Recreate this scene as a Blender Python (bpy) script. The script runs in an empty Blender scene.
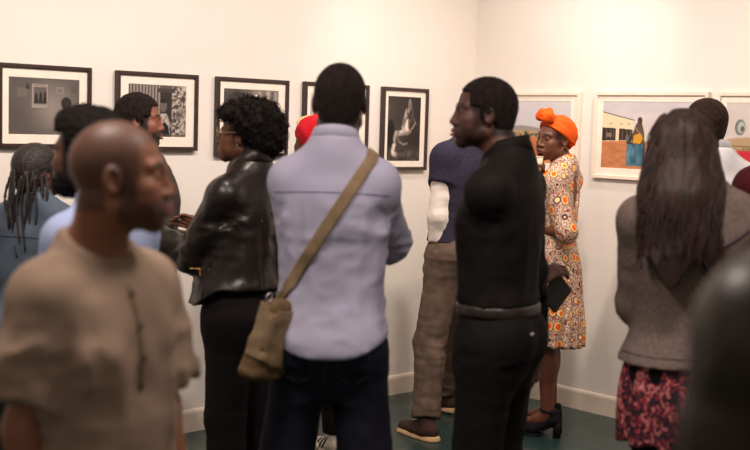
import bpy, math, random
import numpy as np
from mathutils import Vector, Matrix, Euler
from mathutils.bvhtree import BVHTree

SC = bpy.context.scene
COL = SC.collection
rnd = random.Random(7)

# ------------------------------------------------------------------ camera
FPX, CAMH = 1195.0, 1.62
TILT, ROLL = math.atan(99 / 1195.0), math.atan(0.0304)


def cam_axes():
    f = np.array([0, math.cos(TILT), -math.sin(TILT)])
    u0 = np.array([0, math.sin(TILT), math.cos(TILT)])
    r0 = np.array([1.0, 0, 0])
    c, s = math.cos(ROLL), math.sin(ROLL)
    return c * r0 + s * u0, c * u0 - s * r0, f


CR, CU, CF = cam_axes()


def at(px, py, Y):
    """the point of the place that stands Y metres in front of the viewer in that direction"""
    d = (px - 375) / FPX * CR - (py - 225) / FPX * CU + CF
    return np.array([0, 0, CAMH]) + d * (Y / d[1])


cam_d = bpy.data.cameras.new('camera')
cam = bpy.data.objects.new('camera', cam_d)
COL.objects.link(cam)
m = Matrix(((CR[0], CU[0], -CF[0], 0), (CR[1], CU[1], -CF[1], 0), (CR[2], CU[2], -CF[2], CAMH), (0, 0, 0, 1)))
cam.matrix_world = m
cam_d.sensor_width = 36
cam_d.lens = FPX * 36 / 750
cam_d.dof.use_dof = True
cam_d.dof.focus_distance = 6.15
cam_d.dof.aperture_fstop = 2.5
cam_d.clip_start = 0.05
SC.camera = cam

# ------------------------------------------------------------------ materials


def lin(c):
    return tuple(((v / 255 / 12.92) if v / 255 <= 0.04045 else ((v / 255 + 0.055) / 1.055) ** 2.4) for v in c)


def nodes(name):
    mt = bpy.data.materials.new(name)
    mt.use_nodes = True
    nt = mt.node_tree
    b = nt.nodes['Principled BSDF']
    return mt, nt, b


def nn(nt, t, **kw):
    n = nt.nodes.new(t)
    for k, v in kw.items():
        if k in n.inputs:
            n.inputs[k].default_value = v
        else:
            setattr(n, k, v)
    return n


def coords(nt, scale=(1, 1, 1), which='Object'):
    tc = nt.nodes.new('ShaderNodeTexCoord')
    mp = nt.nodes.new('ShaderNodeMapping')
    mp.inputs['Scale'].default_value = scale
    nt.links.new(tc.outputs[which], mp.inputs['Vector'])
    return mp.outputs['Vector']


def ramp(nt, fac, stops, interp='LINEAR'):
    r = nt.nodes.new('ShaderNodeValToRGB')
    r.color_ramp.interpolation = interp
    e = r.color_ramp.elements
    while len(e) < len(stops):
        e.new(0.5)
    for el, (p, c) in zip(e, stops):
        el.position = p
        el.color = (*lin(c), 1)
    nt.links.new(fac, r.inputs['Fac'])
    return r.outputs['Color']


def add_bump(nt, b, h, strength, dist=0.01):
    bp = nt.nodes.new('ShaderNodeBump')
    bp.inputs['Strength'].default_value = strength
    bp.inputs['Distance'].default_value = dist
    nt.links.new(h, bp.inputs['Height'])
    nt.links.new(bp.outputs['Normal'], b.inputs['Normal'])
    return bp


def mat(name, c, rough=0.8, var=0.12, scale=30, bump=0.3, bscale=None, stretch=(1, 1, 1), metal=0.0, sheen=0.0, dist=0.004):
    """a plain procedural surface: noise varies its tone and roughens it"""
    mt, nt, b = nodes(name)
    v = coords(nt, stretch)
    n = nn(nt, 'ShaderNodeTexNoise', Scale=scale, Detail=5.0)
    nt.links.new(v, n.inputs['Vector'])
    lo = tuple(x * (1 - var) for x in c)
    hi = tuple(min(255, x * (1 + var)) for x in c)
    nt.links.new(ramp(nt, n.outputs['Fac'], [(0.3, lo), (0.7, hi)]), b.inputs['Base Color'])
    b.inputs['Roughness'].default_value = rough
    b.inputs['Metallic'].default_value = metal
    b.inputs['Specular IOR Level'].default_value = .18 if rough > .65 else .5
    if sheen:
        b.inputs['Sheen Weight'].default_value = sheen
    if bump:
        n2 = nn(nt, 'ShaderNodeTexNoise', Scale=bscale or scale * 6, Detail=3.0)
        nt.links.new(v, n2.inputs['Vector'])
        add_bump(nt, b, n2.outputs['Fac'], bump, dist)
    return mt


def skin_mat():
    mt, nt, b = nodes('skin')
    a = nt.nodes.new('ShaderNodeAttribute')
    a.attribute_name = 'tone'
    v = coords(nt)
    n = nn(nt, 'ShaderNodeTexNoise', Scale=40.0, Detail=4.0)
    nt.links.new(v, n.inputs['Vector'])
    mx = nt.nodes.new('ShaderNodeMix')
    mx.data_type = 'RGBA'
    mx.blend_type = 'MULTIPLY'
    mx.inputs['Factor'].default_value = 0.5
    nt.links.new(a.outputs['Color'], mx.inputs['A'])
    nt.links.new(ramp(nt, n.outputs['Fac'], [(0.3, (215, 210, 205)), (0.7, (255, 255, 255))]), mx.inputs['B'])
    nt.links.new(mx.outputs['Result'], b.inputs['Base Color'])
    b.inputs['Roughness'].default_value = 0.5
    b.inputs['Specular IOR Level'].default_value = 0.4
    b.inputs['Subsurface Weight'].default_value = 0.0
    add_bump(nt, b, n.outputs['Fac'], 0.15, 0.003)
    return mt


SKIN = skin_mat()


def hair_mat(name, c, rough=0.75, scale=160, stretch=(1, 1, 1), bump=1.0, dist=0.006):
    return mat(name, c, rough, 0.35, 60, bump, scale, stretch, dist=dist)


# ------------------------------------------------------------------ objects


def link(o, parent=None):
    COL.objects.link(o)
    if parent is not None:
        o.parent = parent
    return o


def tag(o, label=None, cat=None, group=None, kind=None):
    if label:
        o['label'] = label
    if cat:
        o['category'] = cat
    if group:
        o['group'] = group
    if kind:
        o['kind'] = kind
    return o


def empty(name, loc, rz=0.0, label=None, cat=None, group=None):
    o = bpy.data.objects.new(name, None)
    link(o)
    o.location = loc
    o.rotation_euler = (0, 0, rz)
    o.empty_display_size = 0.1
    return tag(o, label, cat, group)


def mesh_obj(name, V, Q, mt, parent=None, smooth=True, tone=None):
    me = bpy.data.meshes.new(name)
    V = np.asarray(V, dtype=np.float32)
    if isinstance(Q, np.ndarray):
        k = Q.shape[1]
        me.vertices.add(len(V))
        me.vertices.foreach_set('co', V.ravel())
        me.loops.add(Q.size)
        me.loops.foreach_set('vertex_index', Q.ravel().astype(np.int32))
        me.polygons.add(len(Q))
        me.polygons.foreach_set('loop_start', np.arange(0, Q.size, k, dtype=np.int32))
        me.update(calc_edges=True)
    else:
        me.from_pydata([tuple(v) for v in V], [], Q)
    me.polygons.foreach_set('use_smooth', [smooth] * len(me.polygons))
    if tone is not None:
        at_ = me.color_attributes.new('tone', 'FLOAT_COLOR', 'POINT')
        buf = np.ones((len(V), 4), dtype=np.float32)
        buf[:, :3] = tone
        at_.data.foreach_set('color', buf.ravel())
    me.validate()
    me.update()
    if mt:
        me.materials.append(mt)
    return link(bpy.data.objects.new(name, me), parent)


class MB:
    """collects boxes, tubes and lathed shapes into one mesh"""

    def __init__(s):
        s.v, s.f = [], []

    def quadstrip(s, rings, close=True, cap=True):
        n = len(rings[0])
        o = len(s.v)
        for r in rings:
            s.v += [tuple(p) for p in r]
        for i in range(len(rings) - 1):
            for j in range(n if close else n - 1):
                a, b_ = o + i * n + j, o + i * n + (j + 1) % n
                s.f.append((a, b_, b_ + n, a + n))
        if cap:
            s.f.append(tuple(o + j for j in range(n))[::-1])
            s.f.append(tuple(o + (len(rings) - 1) * n + j for j in range(n)))
        return s

    def box(s, c, d, R=None, bev=0.0):
        c = np.array(c, float)
        hx, hy, hz = [x / 2 for x in d]
        b = min(bev, hx * .9, hy * .9, hz * .9)
        rings = []
        if b <= 0:
            lv = [(-hz, 0), (hz, 0)]
        else:
            lv = [(-hz, b), (-hz + b, 0), (hz - b, 0), (hz, b)]
        for z, q in lv:
            x, y = hx - q, hy - q
            if b > 0:
                k = b * .7
                ring = [(-x + k, -y), (x - k, -y), (x, -y + k), (x, y - k), (x - k, y), (-x + k, y), (-x, y - k), (-x, -y + k)]
            else:
                ring = [(-x, -y), (x, -y), (x, y), (-x, y)]
            rr = [np.array((px, py, z)) for px, py in ring]
            if R is not None:
                rr = [R @ p for p in rr]
            rings.append([p + c for p in rr])
        return s.quadstrip(rings)

    def tube(s, pts, r, n=8, flat=1.0, up=None, cap=True, closed=False):
        pts = [np.array(p, float) for p in pts]
        rs = r if hasattr(r, '__len__') else [r] * len(pts)
        rings = []
        pu = None
        for i, p in enumerate(pts):
            if closed:
                t = pts[(i + 1) % len(pts)] - pts[i - 1]
            else:
                t = pts[min(i + 1, len(pts) - 1)] - pts[max(i - 1, 0)]
            t = t / (np.linalg.norm(t) + 1e-9)
            if pu is None:
                u = np.array(up if up is not None else ((0, 0, 1) if abs(t[2]) < .9 else (1, 0, 0)), float)
            else:
                u = pu
            u = u - t * (u @ t)
            u /= np.linalg.norm(u) + 1e-9
            pu = u
            w = np.cross(t, u)
            rings.append([p + rs[i] * (math.cos(a) * w + flat * math.sin(a) * u) for a in [2 * math.pi * j / n for j in range(n)]])
        if closed:
            rings.append(rings[0])
            cap = False
        return s.quadstrip(rings, cap=cap)

    def build(s, name, mt, parent=None, smooth=False):
        o = mesh_obj(name, np.array(s.v), s.f, mt, parent, smooth)
        return o


def xf(o, M):
    """bakes a matrix (rotation and place inside the thing) into a part's mesh"""
    o.data.transform(M)
    return o


# ------------------------------------------------------------------ solids from distance fields
RT = np.random.RandomState(5).rand(32, 32, 32).astype(np.float32)


def noise(P, seed=0):
    P = P + seed * 7.31
    i = np.floor(P).astype(int)
    f = (P - i).astype(np.float32)
    f = f * f * (3 - 2 * f)
    r = 0
    for a in (0, 1):
        for b in (0, 1):
            for c in (0, 1):
                w = (f[:, 0] if a else 1 - f[:, 0]) * (f[:, 1] if b else 1 - f[:, 1]) * (f[:, 2] if c else 1 - f[:, 2])
                r = r + w * RT[(i[:, 0] + a) % 32, (i[:, 1] + b) % 32, (i[:, 2] + c) % 32]
    return r


def fbm(P, seed=0, o=3):
    r, a, t = 0, 1.0, 0
    for k in range(o):
        r = r + a * noise(P * 2 ** k, seed + k)
        t += a
        a *= .5
    return r / t


def creases(P, A, seed=0, warp=.6):
    """long thin folds: ridged noise, A = frequency along each axis"""
    Q = P * np.array(A)
    Q = Q + warp * (fbm(Q * .6, seed + 3, 2)[:, None] - .5)
    n = noise(Q, seed)
    n2 = noise(Q * 1.9 + 5, seed + 1)
    return (1 - np.abs(2 * n - 1)) * .7 + (1 - np.abs(2 * n2 - 1)) * .3 - .55


def cap(a, b, ra, rb=None, flat=None, fs=1.0, end=False, start=False):
    a, b = np.array(a, float), np.array(b, float)
    rb = ra if rb is None else rb
    ab = b - a
    L2 = max(ab @ ab, 1e-12)
    ln = math.sqrt(L2)
    if flat is not None:
        n = np.array(flat, float)
        n -= ab * (n @ ab) / L2
        n /= np.linalg.norm(n) + 1e-9
    R = max(ra, rb) * (max(1, 1 / fs))

    def fn(X, Y, Z):
        px, py, pz = X - a[0], Y - a[1], Z - a[2]
        q = (px * ab[0] + py * ab[1] + pz * ab[2]) / L2
        t = np.clip(q, 0, 1)
        dx, dy, dz = px - t * ab[0], py - t * ab[1], pz - t * ab[2]
        if flat is not None:
            c = (dx * n[0] + dy * n[1] + dz * n[2]) * (fs - 1)
            dx, dy, dz = dx + c * n[0], dy + c * n[1], dz + c * n[2]
        d = np.sqrt(dx * dx + dy * dy + dz * dz) - (ra + t * (rb - ra))
        if end:
            d = np.maximum(d, (q - 1) * ln)
        if start:
            d = np.maximum(d, -q * ln)
        return d
    return fn, np.minimum(a, b) - R, np.maximum(a, b) + R


def ell(c, r, R=None):
    c, r = np.array(c, float), np.array(r, float)
    if R is None:
        ext = r
    else:
        R = np.array(R)
        ext = np.sqrt(((R * r[None, :]) ** 2).sum(1))

    def fn(X, Y, Z):
        x, y, z = X - c[0], Y - c[1], Z - c[2]
        if R is not None:
            x, y, z = (R[0, 0] * x + R[1, 0] * y + R[2, 0] * z, R[0, 1] * x + R[1, 1] * y + R[2, 1] * z, R[0, 2] * x + R[1, 2] * y + R[2, 2] * z)
        k0 = np.sqrt((x / r[0]) ** 2 + (y / r[1]) ** 2 + (z / r[2]) ** 2)
        k1 = np.sqrt((x / r[0] ** 2) ** 2 + (y / r[1] ** 2) ** 2 + (z / r[2] ** 2) ** 2) + 1e-6
        return k0 * (k0 - 1) / k1
    return fn, c - ext, c + ext


def catmull(T, n=8):
    T = np.array(T, float)
    P = np.vstack([2 * T[0] - T[1], T, 2 * T[-1] - T[-2]])
    out = []
    for i in range(1, len(P) - 2):
        for k in range(n):
            t = k / n
            out.append(.5 * ((2 * P[i]) + (-P[i - 1] + P[i + 1]) * t + (2 * P[i - 1] - 5 * P[i] + 4 * P[i + 1] - P[i + 2]) * t * t + (-P[i - 1] + 3 * P[i] - 3 * P[i + 1] + P[i + 2]) * t ** 3))
    out.append(T[-1])
    return np.array(out)


def prof(tab, off=0.0, z0=None, z1=None, n=2.3):
    """a trunk: rows of (z, half width, half depth, centre x, centre y)"""
    tab = sorted([tuple(r) for r in tab])
    T = catmull(tab)
    T = T[np.argsort(T[:, 0])]
    z0 = T[0, 0] if z0 is None else z0
    z1 = T[-1, 0] if z1 is None else z1

    def fn(X, Y, Z):
        zz = np.clip(Z, T[0, 0], T[-1, 0])
        rx = np.interp(zz, T[:, 0], T[:, 1]) + off
        ry = np.interp(zz, T[:, 0], T[:, 2]) + off
        cx = np.interp(zz, T[:, 0], T[:, 3])
        cy = np.interp(zz, T[:, 0], T[:, 4])
        q = (np.abs((X - cx) / rx) ** n + np.abs((Y - cy) / ry) ** n) ** (1 / n)
        d = (q - 1) * np.minimum(rx, ry)
        return np.maximum(d, np.maximum(z0 - Z, Z - z1))
    mx = T[:, 1].max() + off + np.abs(T[:, 3]).max()
    my = T[:, 2].max() + off + np.abs(T[:, 4]).max()
    return fn, np.array([-mx, -my, z0]), np.array([mx, my, z1])


def inframe(prim, c, R):
    """a prim given in a turned frame (R columns = its axes) set at c"""
    fn, lo, hi = prim
    c, R = np.array(c, float), np.array(R, float)
    cs = np.array([[x, y, z] for x in (lo[0], hi[0]) for y in (lo[1], hi[1]) for z in (lo[2], hi[2])]) @ R.T + c

    def g(X, Y, Z):
        x, y, z = X - c[0], Y - c[1], Z - c[2]
        return fn(R[0, 0] * x + R[1, 0] * y + R[2, 0] * z, R[0, 1] * x + R[1, 1] * y + R[2, 1] * z, R[0, 2] * x + R[1, 2] * y + R[2, 2] * z)
    return g, cs.min(0), cs.max(0)


class Vol:
    def __init__(s, lo, hi, h, fine=()):
        s.ax = []
        for a in range(3):
            br = {lo[a], hi[a]}
            for fl, fh, _ in fine:
                br |= {min(max(fl[a], lo[a]), hi[a]), min(max(fh[a], lo[a]), hi[a])}
            br = sorted(br)
            out = [np.array([br[0]])]
            for p, q in zip(br[:-1], br[1:]):
                if q - p < 1e-6:
                    continue
                st = h
                for fl, fh, fs in fine:
                    if fl[a] - 1e-6 <= (p + q) / 2 <= fh[a] + 1e-6:
                        st = min(st, fs)
                out.append(np.linspace(p, q, max(2, int(math.ceil((q - p) / st)) + 1))[1:])
            s.ax.append(np.concatenate(out).astype(np.float32))
        s.D = np.full([len(a) for a in s.ax], .1, dtype=np.float32)

    def _sl(s, lo, hi, mg):
        r = []
        for a in range(3):
            i = np.searchsorted(s.ax[a], lo[a] - mg)
            j = np.searchsorted(s.ax[a], hi[a] + mg)
            if j <= i:
                return None
            r.append(slice(i, j))
        return tuple(r)

    def _ev(s, prim, mg):
        fn, lo, hi = prim
        sl = s._sl(lo, hi, mg)
        if sl is None:
            return None, None
        X = s.ax[0][sl[0]][:, None, None]
        Y = s.ax[1][sl[1]][None, :, None]
        Z = s.ax[2][sl[2]][None, None, :]
        return sl, fn(X, Y, Z).astype(np.float32)

    def add(s, prim, k=.012):
        sl, d = s._ev(prim, .03 + k)
        if sl is None:
            return s
        A = s.D[sl]
        if k > 0:
            h = np.maximum(k - np.abs(A - d), 0) / k
            s.D[sl] = np.minimum(A, d) - h * h * k * .25
        else:
            s.D[sl] = np.minimum(A, d)
        return s

    def sub(s, prim, k=.004):
        sl, d = s._ev(prim, .02 + k)
        if sl is None:
            return s
        A, d = s.D[sl], -d
        h = np.maximum(k - np.abs(A - d), 0) / k
        s.D[sl] = np.maximum(A, d) + h * h * k * .25
        return s

    def cut(s, fn):
        X, Y, Z = s.ax[0][:, None, None], s.ax[1][None, :, None], s.ax[2][None, None, :]
        s.D = np.maximum(s.D, fn(X, Y, Z).astype(np.float32))
        return s

    def disp(s, fn, band=.035):
        i, j, k = np.nonzero(np.abs(s.D) < band)
        P = np.stack([s.ax[0][i], s.ax[1][j], s.ax[2][k]], 1)
        s.D[i, j, k] += fn(P).astype(np.float32)
        return s

    def surf(s, relax=1):
        D = s.D
        D[0], D[-1], D[:, 0], D[:, -1], D[:, :, 0], D[:, :, -1] = .1, .1, .1, .1, .1, .1
        S = D < 0
        nx, ny, nz = D.shape
        c8 = [S[i:nx - 1 + i, j:ny - 1 + j, k:nz - 1 + k] for i in (0, 1) for j in (0, 1) for k in (0, 1)]
        sm = sum(c.astype(np.int8) for c in c8)
        act = (sm > 0) & (sm < 8)
        I, J, K = np.nonzero(act)
        idx = np.full(act.shape, -1, dtype=np.int32)
        idx[I, J, K] = np.arange(len(I))
        cn = [(a, b, c) for a in (0, 1) for b in (0, 1) for c in (0, 1)]
        val = {c: D[I + c[0], J + c[1], K + c[2]] for c in cn}
        acc = np.zeros((len(I), 3), dtype=np.float32)
        cnt = np.zeros(len(I), dtype=np.float32)
        for c in cn:
            for a in range(3):
                if c[a]:
                    continue
                e = list(c)
                e[a] = 1
                v0, v1 = val[c], val[tuple(e)]
                m_ = (v0 < 0) != (v1 < 0)
                t = np.where(m_, v0 / np.where(m_, v0 - v1, 1), 0)
                p = np.tile(np.array(c, dtype=np.float32), (len(I), 1))
                p[:, a] = t
                acc += p * m_[:, None]
                cnt += m_
        acc /= cnt[:, None]
        V = np.empty_like(acc)
        for a, ii in enumerate((I, J, K)):
            V[:, a] = s.ax[a][ii] + acc[:, a] * (s.ax[a][ii + 1] - s.ax[a][ii])
        Q = []
        e = S[:-1, 1:-1, 1:-1] != S[1:, 1:-1, 1:-1]
        i, j, k = np.nonzero(e)
        j, k = j + 1, k + 1
        q = np.stack([idx[i, j - 1, k - 1], idx[i, j, k - 1], idx[i, j, k], idx[i, j - 1, k]], 1)
        Q.append(np.where(S[i, j, k][:, None], q, q[:, ::-1]))
        e = S[1:-1, :-1, 1:-1] != S[1:-1, 1:, 1:-1]
        i, j, k = np.nonzero(e)
        i, k = i + 1, k + 1
        q = np.stack([idx[i - 1, j, k - 1], idx[i - 1, j, k], idx[i, j, k], idx[i, j, k - 1]], 1)
        Q.append(np.where(S[i, j, k][:, None], q, q[:, ::-1]))
        e = S[1:-1, 1:-1, :-1] != S[1:-1, 1:-1, 1:]
        i, j, k = np.nonzero(e)
        i, j = i + 1, j + 1
        q = np.stack([idx[i - 1, j - 1, k], idx[i, j - 1, k], idx[i, j, k], idx[i - 1, j, k]], 1)
        Q.append(np.where(S[i, j, k][:, None], q, q[:, ::-1]))
        Q = np.concatenate(Q)
        for _ in range(relax):
            ac = np.zeros_like(V)
            ct = np.zeros(len(V), dtype=np.float32)
            for a in range(4):
                p, q = Q[:, a], Q[:, (a + 1) % 4]
                for d in range(3):
                    ac[:, d] += np.bincount(p, V[q, d], len(V)).astype(np.float32) + np.bincount(q, V[p, d], len(V)).astype(np.float32)
                ct += np.bincount(p, minlength=len(V)) + np.bincount(q, minlength=len(V))
            V = V * .5 + .5 * ac / np.maximum(ct, 1)[:, None]
        return V, Q

    def mesh(s, name, mt, parent, tone=None, relax=1, M=None):
        V, Q = s.surf(relax)
        t = tone(V) if tone is not None else None
        if M is not None:
            c, R = M
            V = V @ np.array(R).T.astype(np.float32) + np.array(c, dtype=np.float32)
        return mesh_obj(name, V, Q, mt, parent, True, t)

# ------------------------------------------------------------------ people
TM = [(.77, .11, .07, 0, 0), (.84, .148, .105, 0, -.005), (.93, .160, .120, 0, -.012), (1.03, .145, .106, 0, -.005), (1.12, .138, .102, 0, 0), (1.22, .146, .108, 0, 0),
      (1.32, .156, .114, 0, 0), (1.40, .145, .104, 0, -.01), (1.455, .105, .084, 0, -.016), (1.505, .068, .064, 0, -.020), (1.56, .054, .054, 0, -.018)]
TF = [(.77, .12, .08, 0, 0), (.84, .165, .115, 0, -.008), (.93, .180, .128, 0, -.015), (1.03, .152, .105, 0, -.003), (1.12, .130, .092, 0, 0), (1.22, .137, .098, 0, 0),
      (1.32, .142, .106, 0, .002), (1.40, .132, .094, 0, -.01), (1.455, .094, .074, 0, -.016), (1.505, .058, .055, 0, -.020), (1.56, .045, .046, 0, -.018)]


def nrm(v):
    v = np.array(v, float)
    return v / (np.linalg.norm(v) + 1e-9)


class Person:
    """joints of one figure: looks along +y, right hand at +x, stands on z = 0"""

    def __init__(s, label, px, Y, H, face, group=None, sex='m', wide=1.0, deep=1.0, head=(0, 0, 0), hoff=(0, 0, 0), armL=None, armR=None,
                 legL=None, legR=None, lean=(0, 0), skin=(112, 70, 52), sh=0.0, hscale=1.0, belly=0.0, py=250, loc=None, toes=(8, 8), lift=0, slim=.93):
        s.s = H / 1.78
        s.sex, s.wide, s.deep, s.lean, s.belly = sex, wide, deep, lean, belly
        g = at(px, py, Y) if loc is None else loc
        s.rz = -math.radians(face)
        s.root = empty('person', (g[0], g[1], 0), s.rz, label, 'person', group)
        s.inv = Matrix.Translation((g[0], g[1], 0)) @ Matrix.Rotation(s.rz, 4, 'Z')
        s.inv.invert()
        k = s.s
        s.skin = np.array(lin(skin))
        s.seat = 1
        s.slim = slim
        s.tab = [(z * k, rx * k * wide, ry * k * deep * (1 + belly * math.exp(-((z - 1.12) / .13) ** 2)), (lean[0] * max(0, z - .93) / .5), cy * k + (lean[1] * max(0, z - .93) / .5) + belly * .04 * math.exp(-((z - 1.12) / .13) ** 2))
                 for z, rx, ry, _, cy in (TM if sex == 'm' else TF)]
        s.top = np.array([lean[0], lean[1], 0])      # shift of the shoulders
        shx = (.160 if sex == 'm' else .142) * k * wide + sh
        s.S, s.E, s.W, s.fd = {}, {}, {}, {}
        for sd, sg, arm in (('L', -1, armL), ('R', 1, armR)):
            u, f = arm or ((sg * .14, -.04, -1), (sg * .02, .14, -1))
            s.S[sd] = np.array([sg * shx, -.015 * k, 1.416 * k]) + s.top
            s.E[sd] = s.S[sd] + nrm(u) * .295 * k
            s.W[sd] = s.E[sd] + nrm(f) * .262 * k
            s.fd[sd] = nrm(f)
        s.hip, s.knee, s.ank = {}, {}, {}
        zh = .905 * k
        drop = 0
        hs = {}
        for sd, sg, leg in (('L', -1, legL), ('R', 1, legR)):
            hp = np.array([sg * .088 * k * wide, 0, 0])
            if leg is not None and leg[0] == 'at':
                an = np.array([leg[1], leg[2], 0]) - [0, 0, (leg[3] if len(leg) > 3 else .80) * k]
                v = an - hp
                dd_ = min(np.linalg.norm(v), .82 * k)
                v = nrm(v)
                an = hp + v * dd_
                fw_ = nrm(np.array([0, 1, 0]) - v * v[1])
                kn = hp + v * dd_ / 2 + fw_ * math.sqrt(max(0, (.412 * k) ** 2 - (dd_ / 2) ** 2))
                hs[sd] = (hp, kn, an)
                drop = min(drop, an[2])
                continue
            t, c = leg or ((sg * .02, .02, -1), (sg * .01, -.03, -1))
            kn = hp + nrm(t) * .41 * k
            an = kn + nrm(c) * .415 * k
            hs[sd] = (hp, kn, an)
            drop = min(drop, an[2])
        base = .075 * k - drop + lift
        s.dz = base - zh                              # the pelvis sinks a little for spread legs
        for sd in 'LR':
            s.hip[sd], s.knee[sd], s.ank[sd] = [p + np.array([0, 0, base]) for p in hs[sd]]
        s.tab = [(z + s.dz, a, b, c, d) for z, a, b, c, d in s.tab]
        for d in (s.S, s.E, s.W):
            for sd in 'LR':
                d[sd] = d[sd] + np.array([0, 0, s.dz])
        yaw, pit, rol = [math.radians(a) for a in head]
        Rm = Matrix.Rotation(-yaw, 3, 'Z') @ Matrix.Rotation(pit, 3, 'X') @ Matrix.Rotation(rol, 3, 'Y')
        s.HR = np.array(Rm)
        hk = .99 * (.98 if sex == 'f' else 1) * hscale * (.4 + .6 * k)
        s.hk = hk
        s.HC = np.array([0, -.005, 1.78 * k - .115 * hk + s.dz]) + s.top * 1.05 + np.array(hoff)
        s.toes = toes
        s.HRs = s.HR * hk

    def reach(s, sd, elbow, wrist, back=True):
        """sets an arm from where the elbow and the wrist are in the place"""
        e, w = np.array(s.inv @ Vector(elbow)), np.array(s.inv @ Vector(wrist))
        s.E[sd] = s.S[sd] + nrm(e - s.S[sd]) * .295 * s.s
        s.fd[sd] = nrm(w - s.E[sd])
        s.W[sd] = s.E[sd] + s.fd[sd] * .262 * s.s

    def spot(s, a, L, px, py, near=False):
        """a point seen at px, py that lies L from point a of the figure; the farther one unless near"""
        best = None
        for Y in np.linspace(s.root.location[1] - .6, s.root.location[1] + .6, 241):
            p = at(px, py, Y)
            d = abs(np.linalg.norm(np.array(s.inv @ Vector(p)) - a) - L)
            if best is None or d < best[0] - 1e-4 or (d < .004 and not near):
                best = (d, p) if best is None or d < max(best[0], .004) else best
        return best[1]

    # --- pieces shared by the body and by what is worn on it
    def hp(s, prim):
        return inframe_s(prim, s.HC, s.HR, s.hk)

    def trunk(s, F, off=0.0, z0=None, z1=None, tab=None, k=.02, n=2.3):
        F.add(prof(tab or s.tab, off, z0, z1, n), k)

    def yoke(s, F, off=0.0, k=.05, drop=0.0, trap=False):
        q = s.s
        for sd in 'LR':
            if trap:
                F.add(cap(np.array([s.top[0], -.038 * q + s.top[1], 1.530 * q + s.dz]), s.S[sd] + np.array([0, -.015, .016]) * q, .026 * q + off, .036 * q + off), .03)
            a = np.array([s.top[0], -.03 * q + s.top[1], 1.503 * q + s.dz - drop])
            F.add(cap(a, s.S[sd] + np.array([0, -.008, .012]) * q, .044 * q + off, .038 * q + off), k * q)

    def arm(s, F, sd, off=0.0, t=2.0, hem=0.0, k=.03, blend=.03):
        """t: how far down the sleeve goes, 0 to 1 the upper arm, 1 to 2 the forearm"""
        q = s.s * (1 if s.sex == 'm' else .88)
        S, E, W = s.S[sd], s.E[sd], s.W[sd]
        F.add(ell(S, np.array([.052, .055, .056]) * q + off), blend)
        ru, re, rw = .048 * q, .041 * q, .029 * q
        if t <= 1:
            p = S + (E - S) * t
            F.add(cap(S, p, ru + off, ru + (re - ru) * t + off + hem, end=True), k)
        else:
            F.add(cap(S, E, ru + off, re + off), k)
            t -= 1
            p = E + (W - E) * t
            F.add(cap(E, p, re * 1.05 + off, re + (rw - re) * t + off + hem, end=t < .999), k * .7)

    def leg(s, F, sd, off=0.0, t=2.0, hem=0.0, k=.035, knee=0.0):
        q = s.s
        fw = (1.0 if s.sex == 'm' else 1.02) * s.slim
        H, K, A = s.hip[sd], s.knee[sd], s.ank[sd]
        if t <= 1:
            p = H + (K - H) * t
            F.add(cap(H, p, (.088 * fw) * q + off, (.088 + (.056 - .088) * t) * q + off + hem, end=True), k)
            return
        F.add(cap(H - np.array([0, .008, 0]), K, .093 * fw * q + off, .057 * q + off + knee), k + .015)
        p = K + (A - K) * (t - 1)
        F.add(cap(K, p, .054 * q + off + knee, .037 * q + off + hem, end=t < 1.999 or hem > 0), k * .6)
        if hem < .02:
            c = K + (A - K) * .3
            F.add(ell(c + np.array([0, -.016, 0]) * q, np.array([.052, .052, .11]) * q + off), .03)

    def body(s, h=.012, hf=.0045, hands=(), grip=None, face=True, beard=None, brow=(35, 22, 18), lips=(120, 62, 55), scalp=None, fingers=None, bare=False, sock=False):
        q = s.s
        pts = np.array([s.HC] + list(s.E.values()) + list(s.W.values()) + list(s.S.values()) + list(s.ank.values()) + list(s.knee.values()))
        lo, hi = pts.min(0) - .22, pts.max(0) + .22
        lo[2] = .03
        fine = [(s.HC - .135, s.HC + .135, hf)] if face else [(s.HC - .13, s.HC + .13, .007)]
        for sd in hands:
            c = s.W[sd] + s.fd[sd] * .08
            fine.append((c - .115, c + .115, .0034))
        F = Vol(lo, hi, h, fine)
        s.trunk(F, 0)
        s.yoke(F)
        for sd in 'LR':
            if s.seat:
                F.add(ell((np.array([(-1 if sd == 'L' else 1) * .075 * s.wide, -.06, .93]) * q + [0, 0, s.dz]), np.array([.085, .08, .09]) * q), .03)
            s.leg(F, sd)
            s.arm(F, sd)
            a = s.ank[sd]
            tr = math.radians(s.toes[0 if sd == 'L' else 1]) * (-1 if sd == 'L' else 1)
            td = np.array([math.sin(tr), math.cos(tr), 0])
            zf = a[2] - .075 * q
            F.add(cap(a, a + td * .05 * q + [0, 0, -.035 * q], .034 * q, .032 * q), .02)
            F.add(cap(a + td * .04 * q + [0, 0, -.04 * q], a + td * .15 * q + [0, 0, -.06 * q], .03 * q, .018 * q), .02)
            F.add(cap(a + [0, 0, -.03], a - td * .03 * q + [0, 0, -.05 * q], .03 * q, .025 * q), .02)
        if s.sex == 'f':
            for g in (-1, 1):
                F.add(ell(np.array([g * .07 * q, .085 * q, 1.30 * q + s.dz]) + s.top, np.array([.058, .05, .058]) * q), .03)
        # neck and head
        nb = np.array([s.top[0], -.03 * q + s.top[1], 1.47 * q + s.dz])
        nt = s.HC + s.HR @ (np.array([0, -.032, -.045]) * s.hk)
        rn = .058 if s.sex == 'm' else .046
        F.add(cap(nb, nt, (rn + .008) * q, rn * s.hk), .03)
        for pr, k, sub in head_prims(s.sex, face):
            if sub:
                F.sub(s.hp(pr), k)
            else:
                F.add(s.hp(pr), k)
        for sd, sg in (('L', -1), ('R', 1)):
            gp = (fingers or {}).get(sd, {})
            s.hand(F, sd, sg, detail=sd in hands, **gp)
        HC, HR, hk = s.HC, s.HR, s.hk
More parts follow.
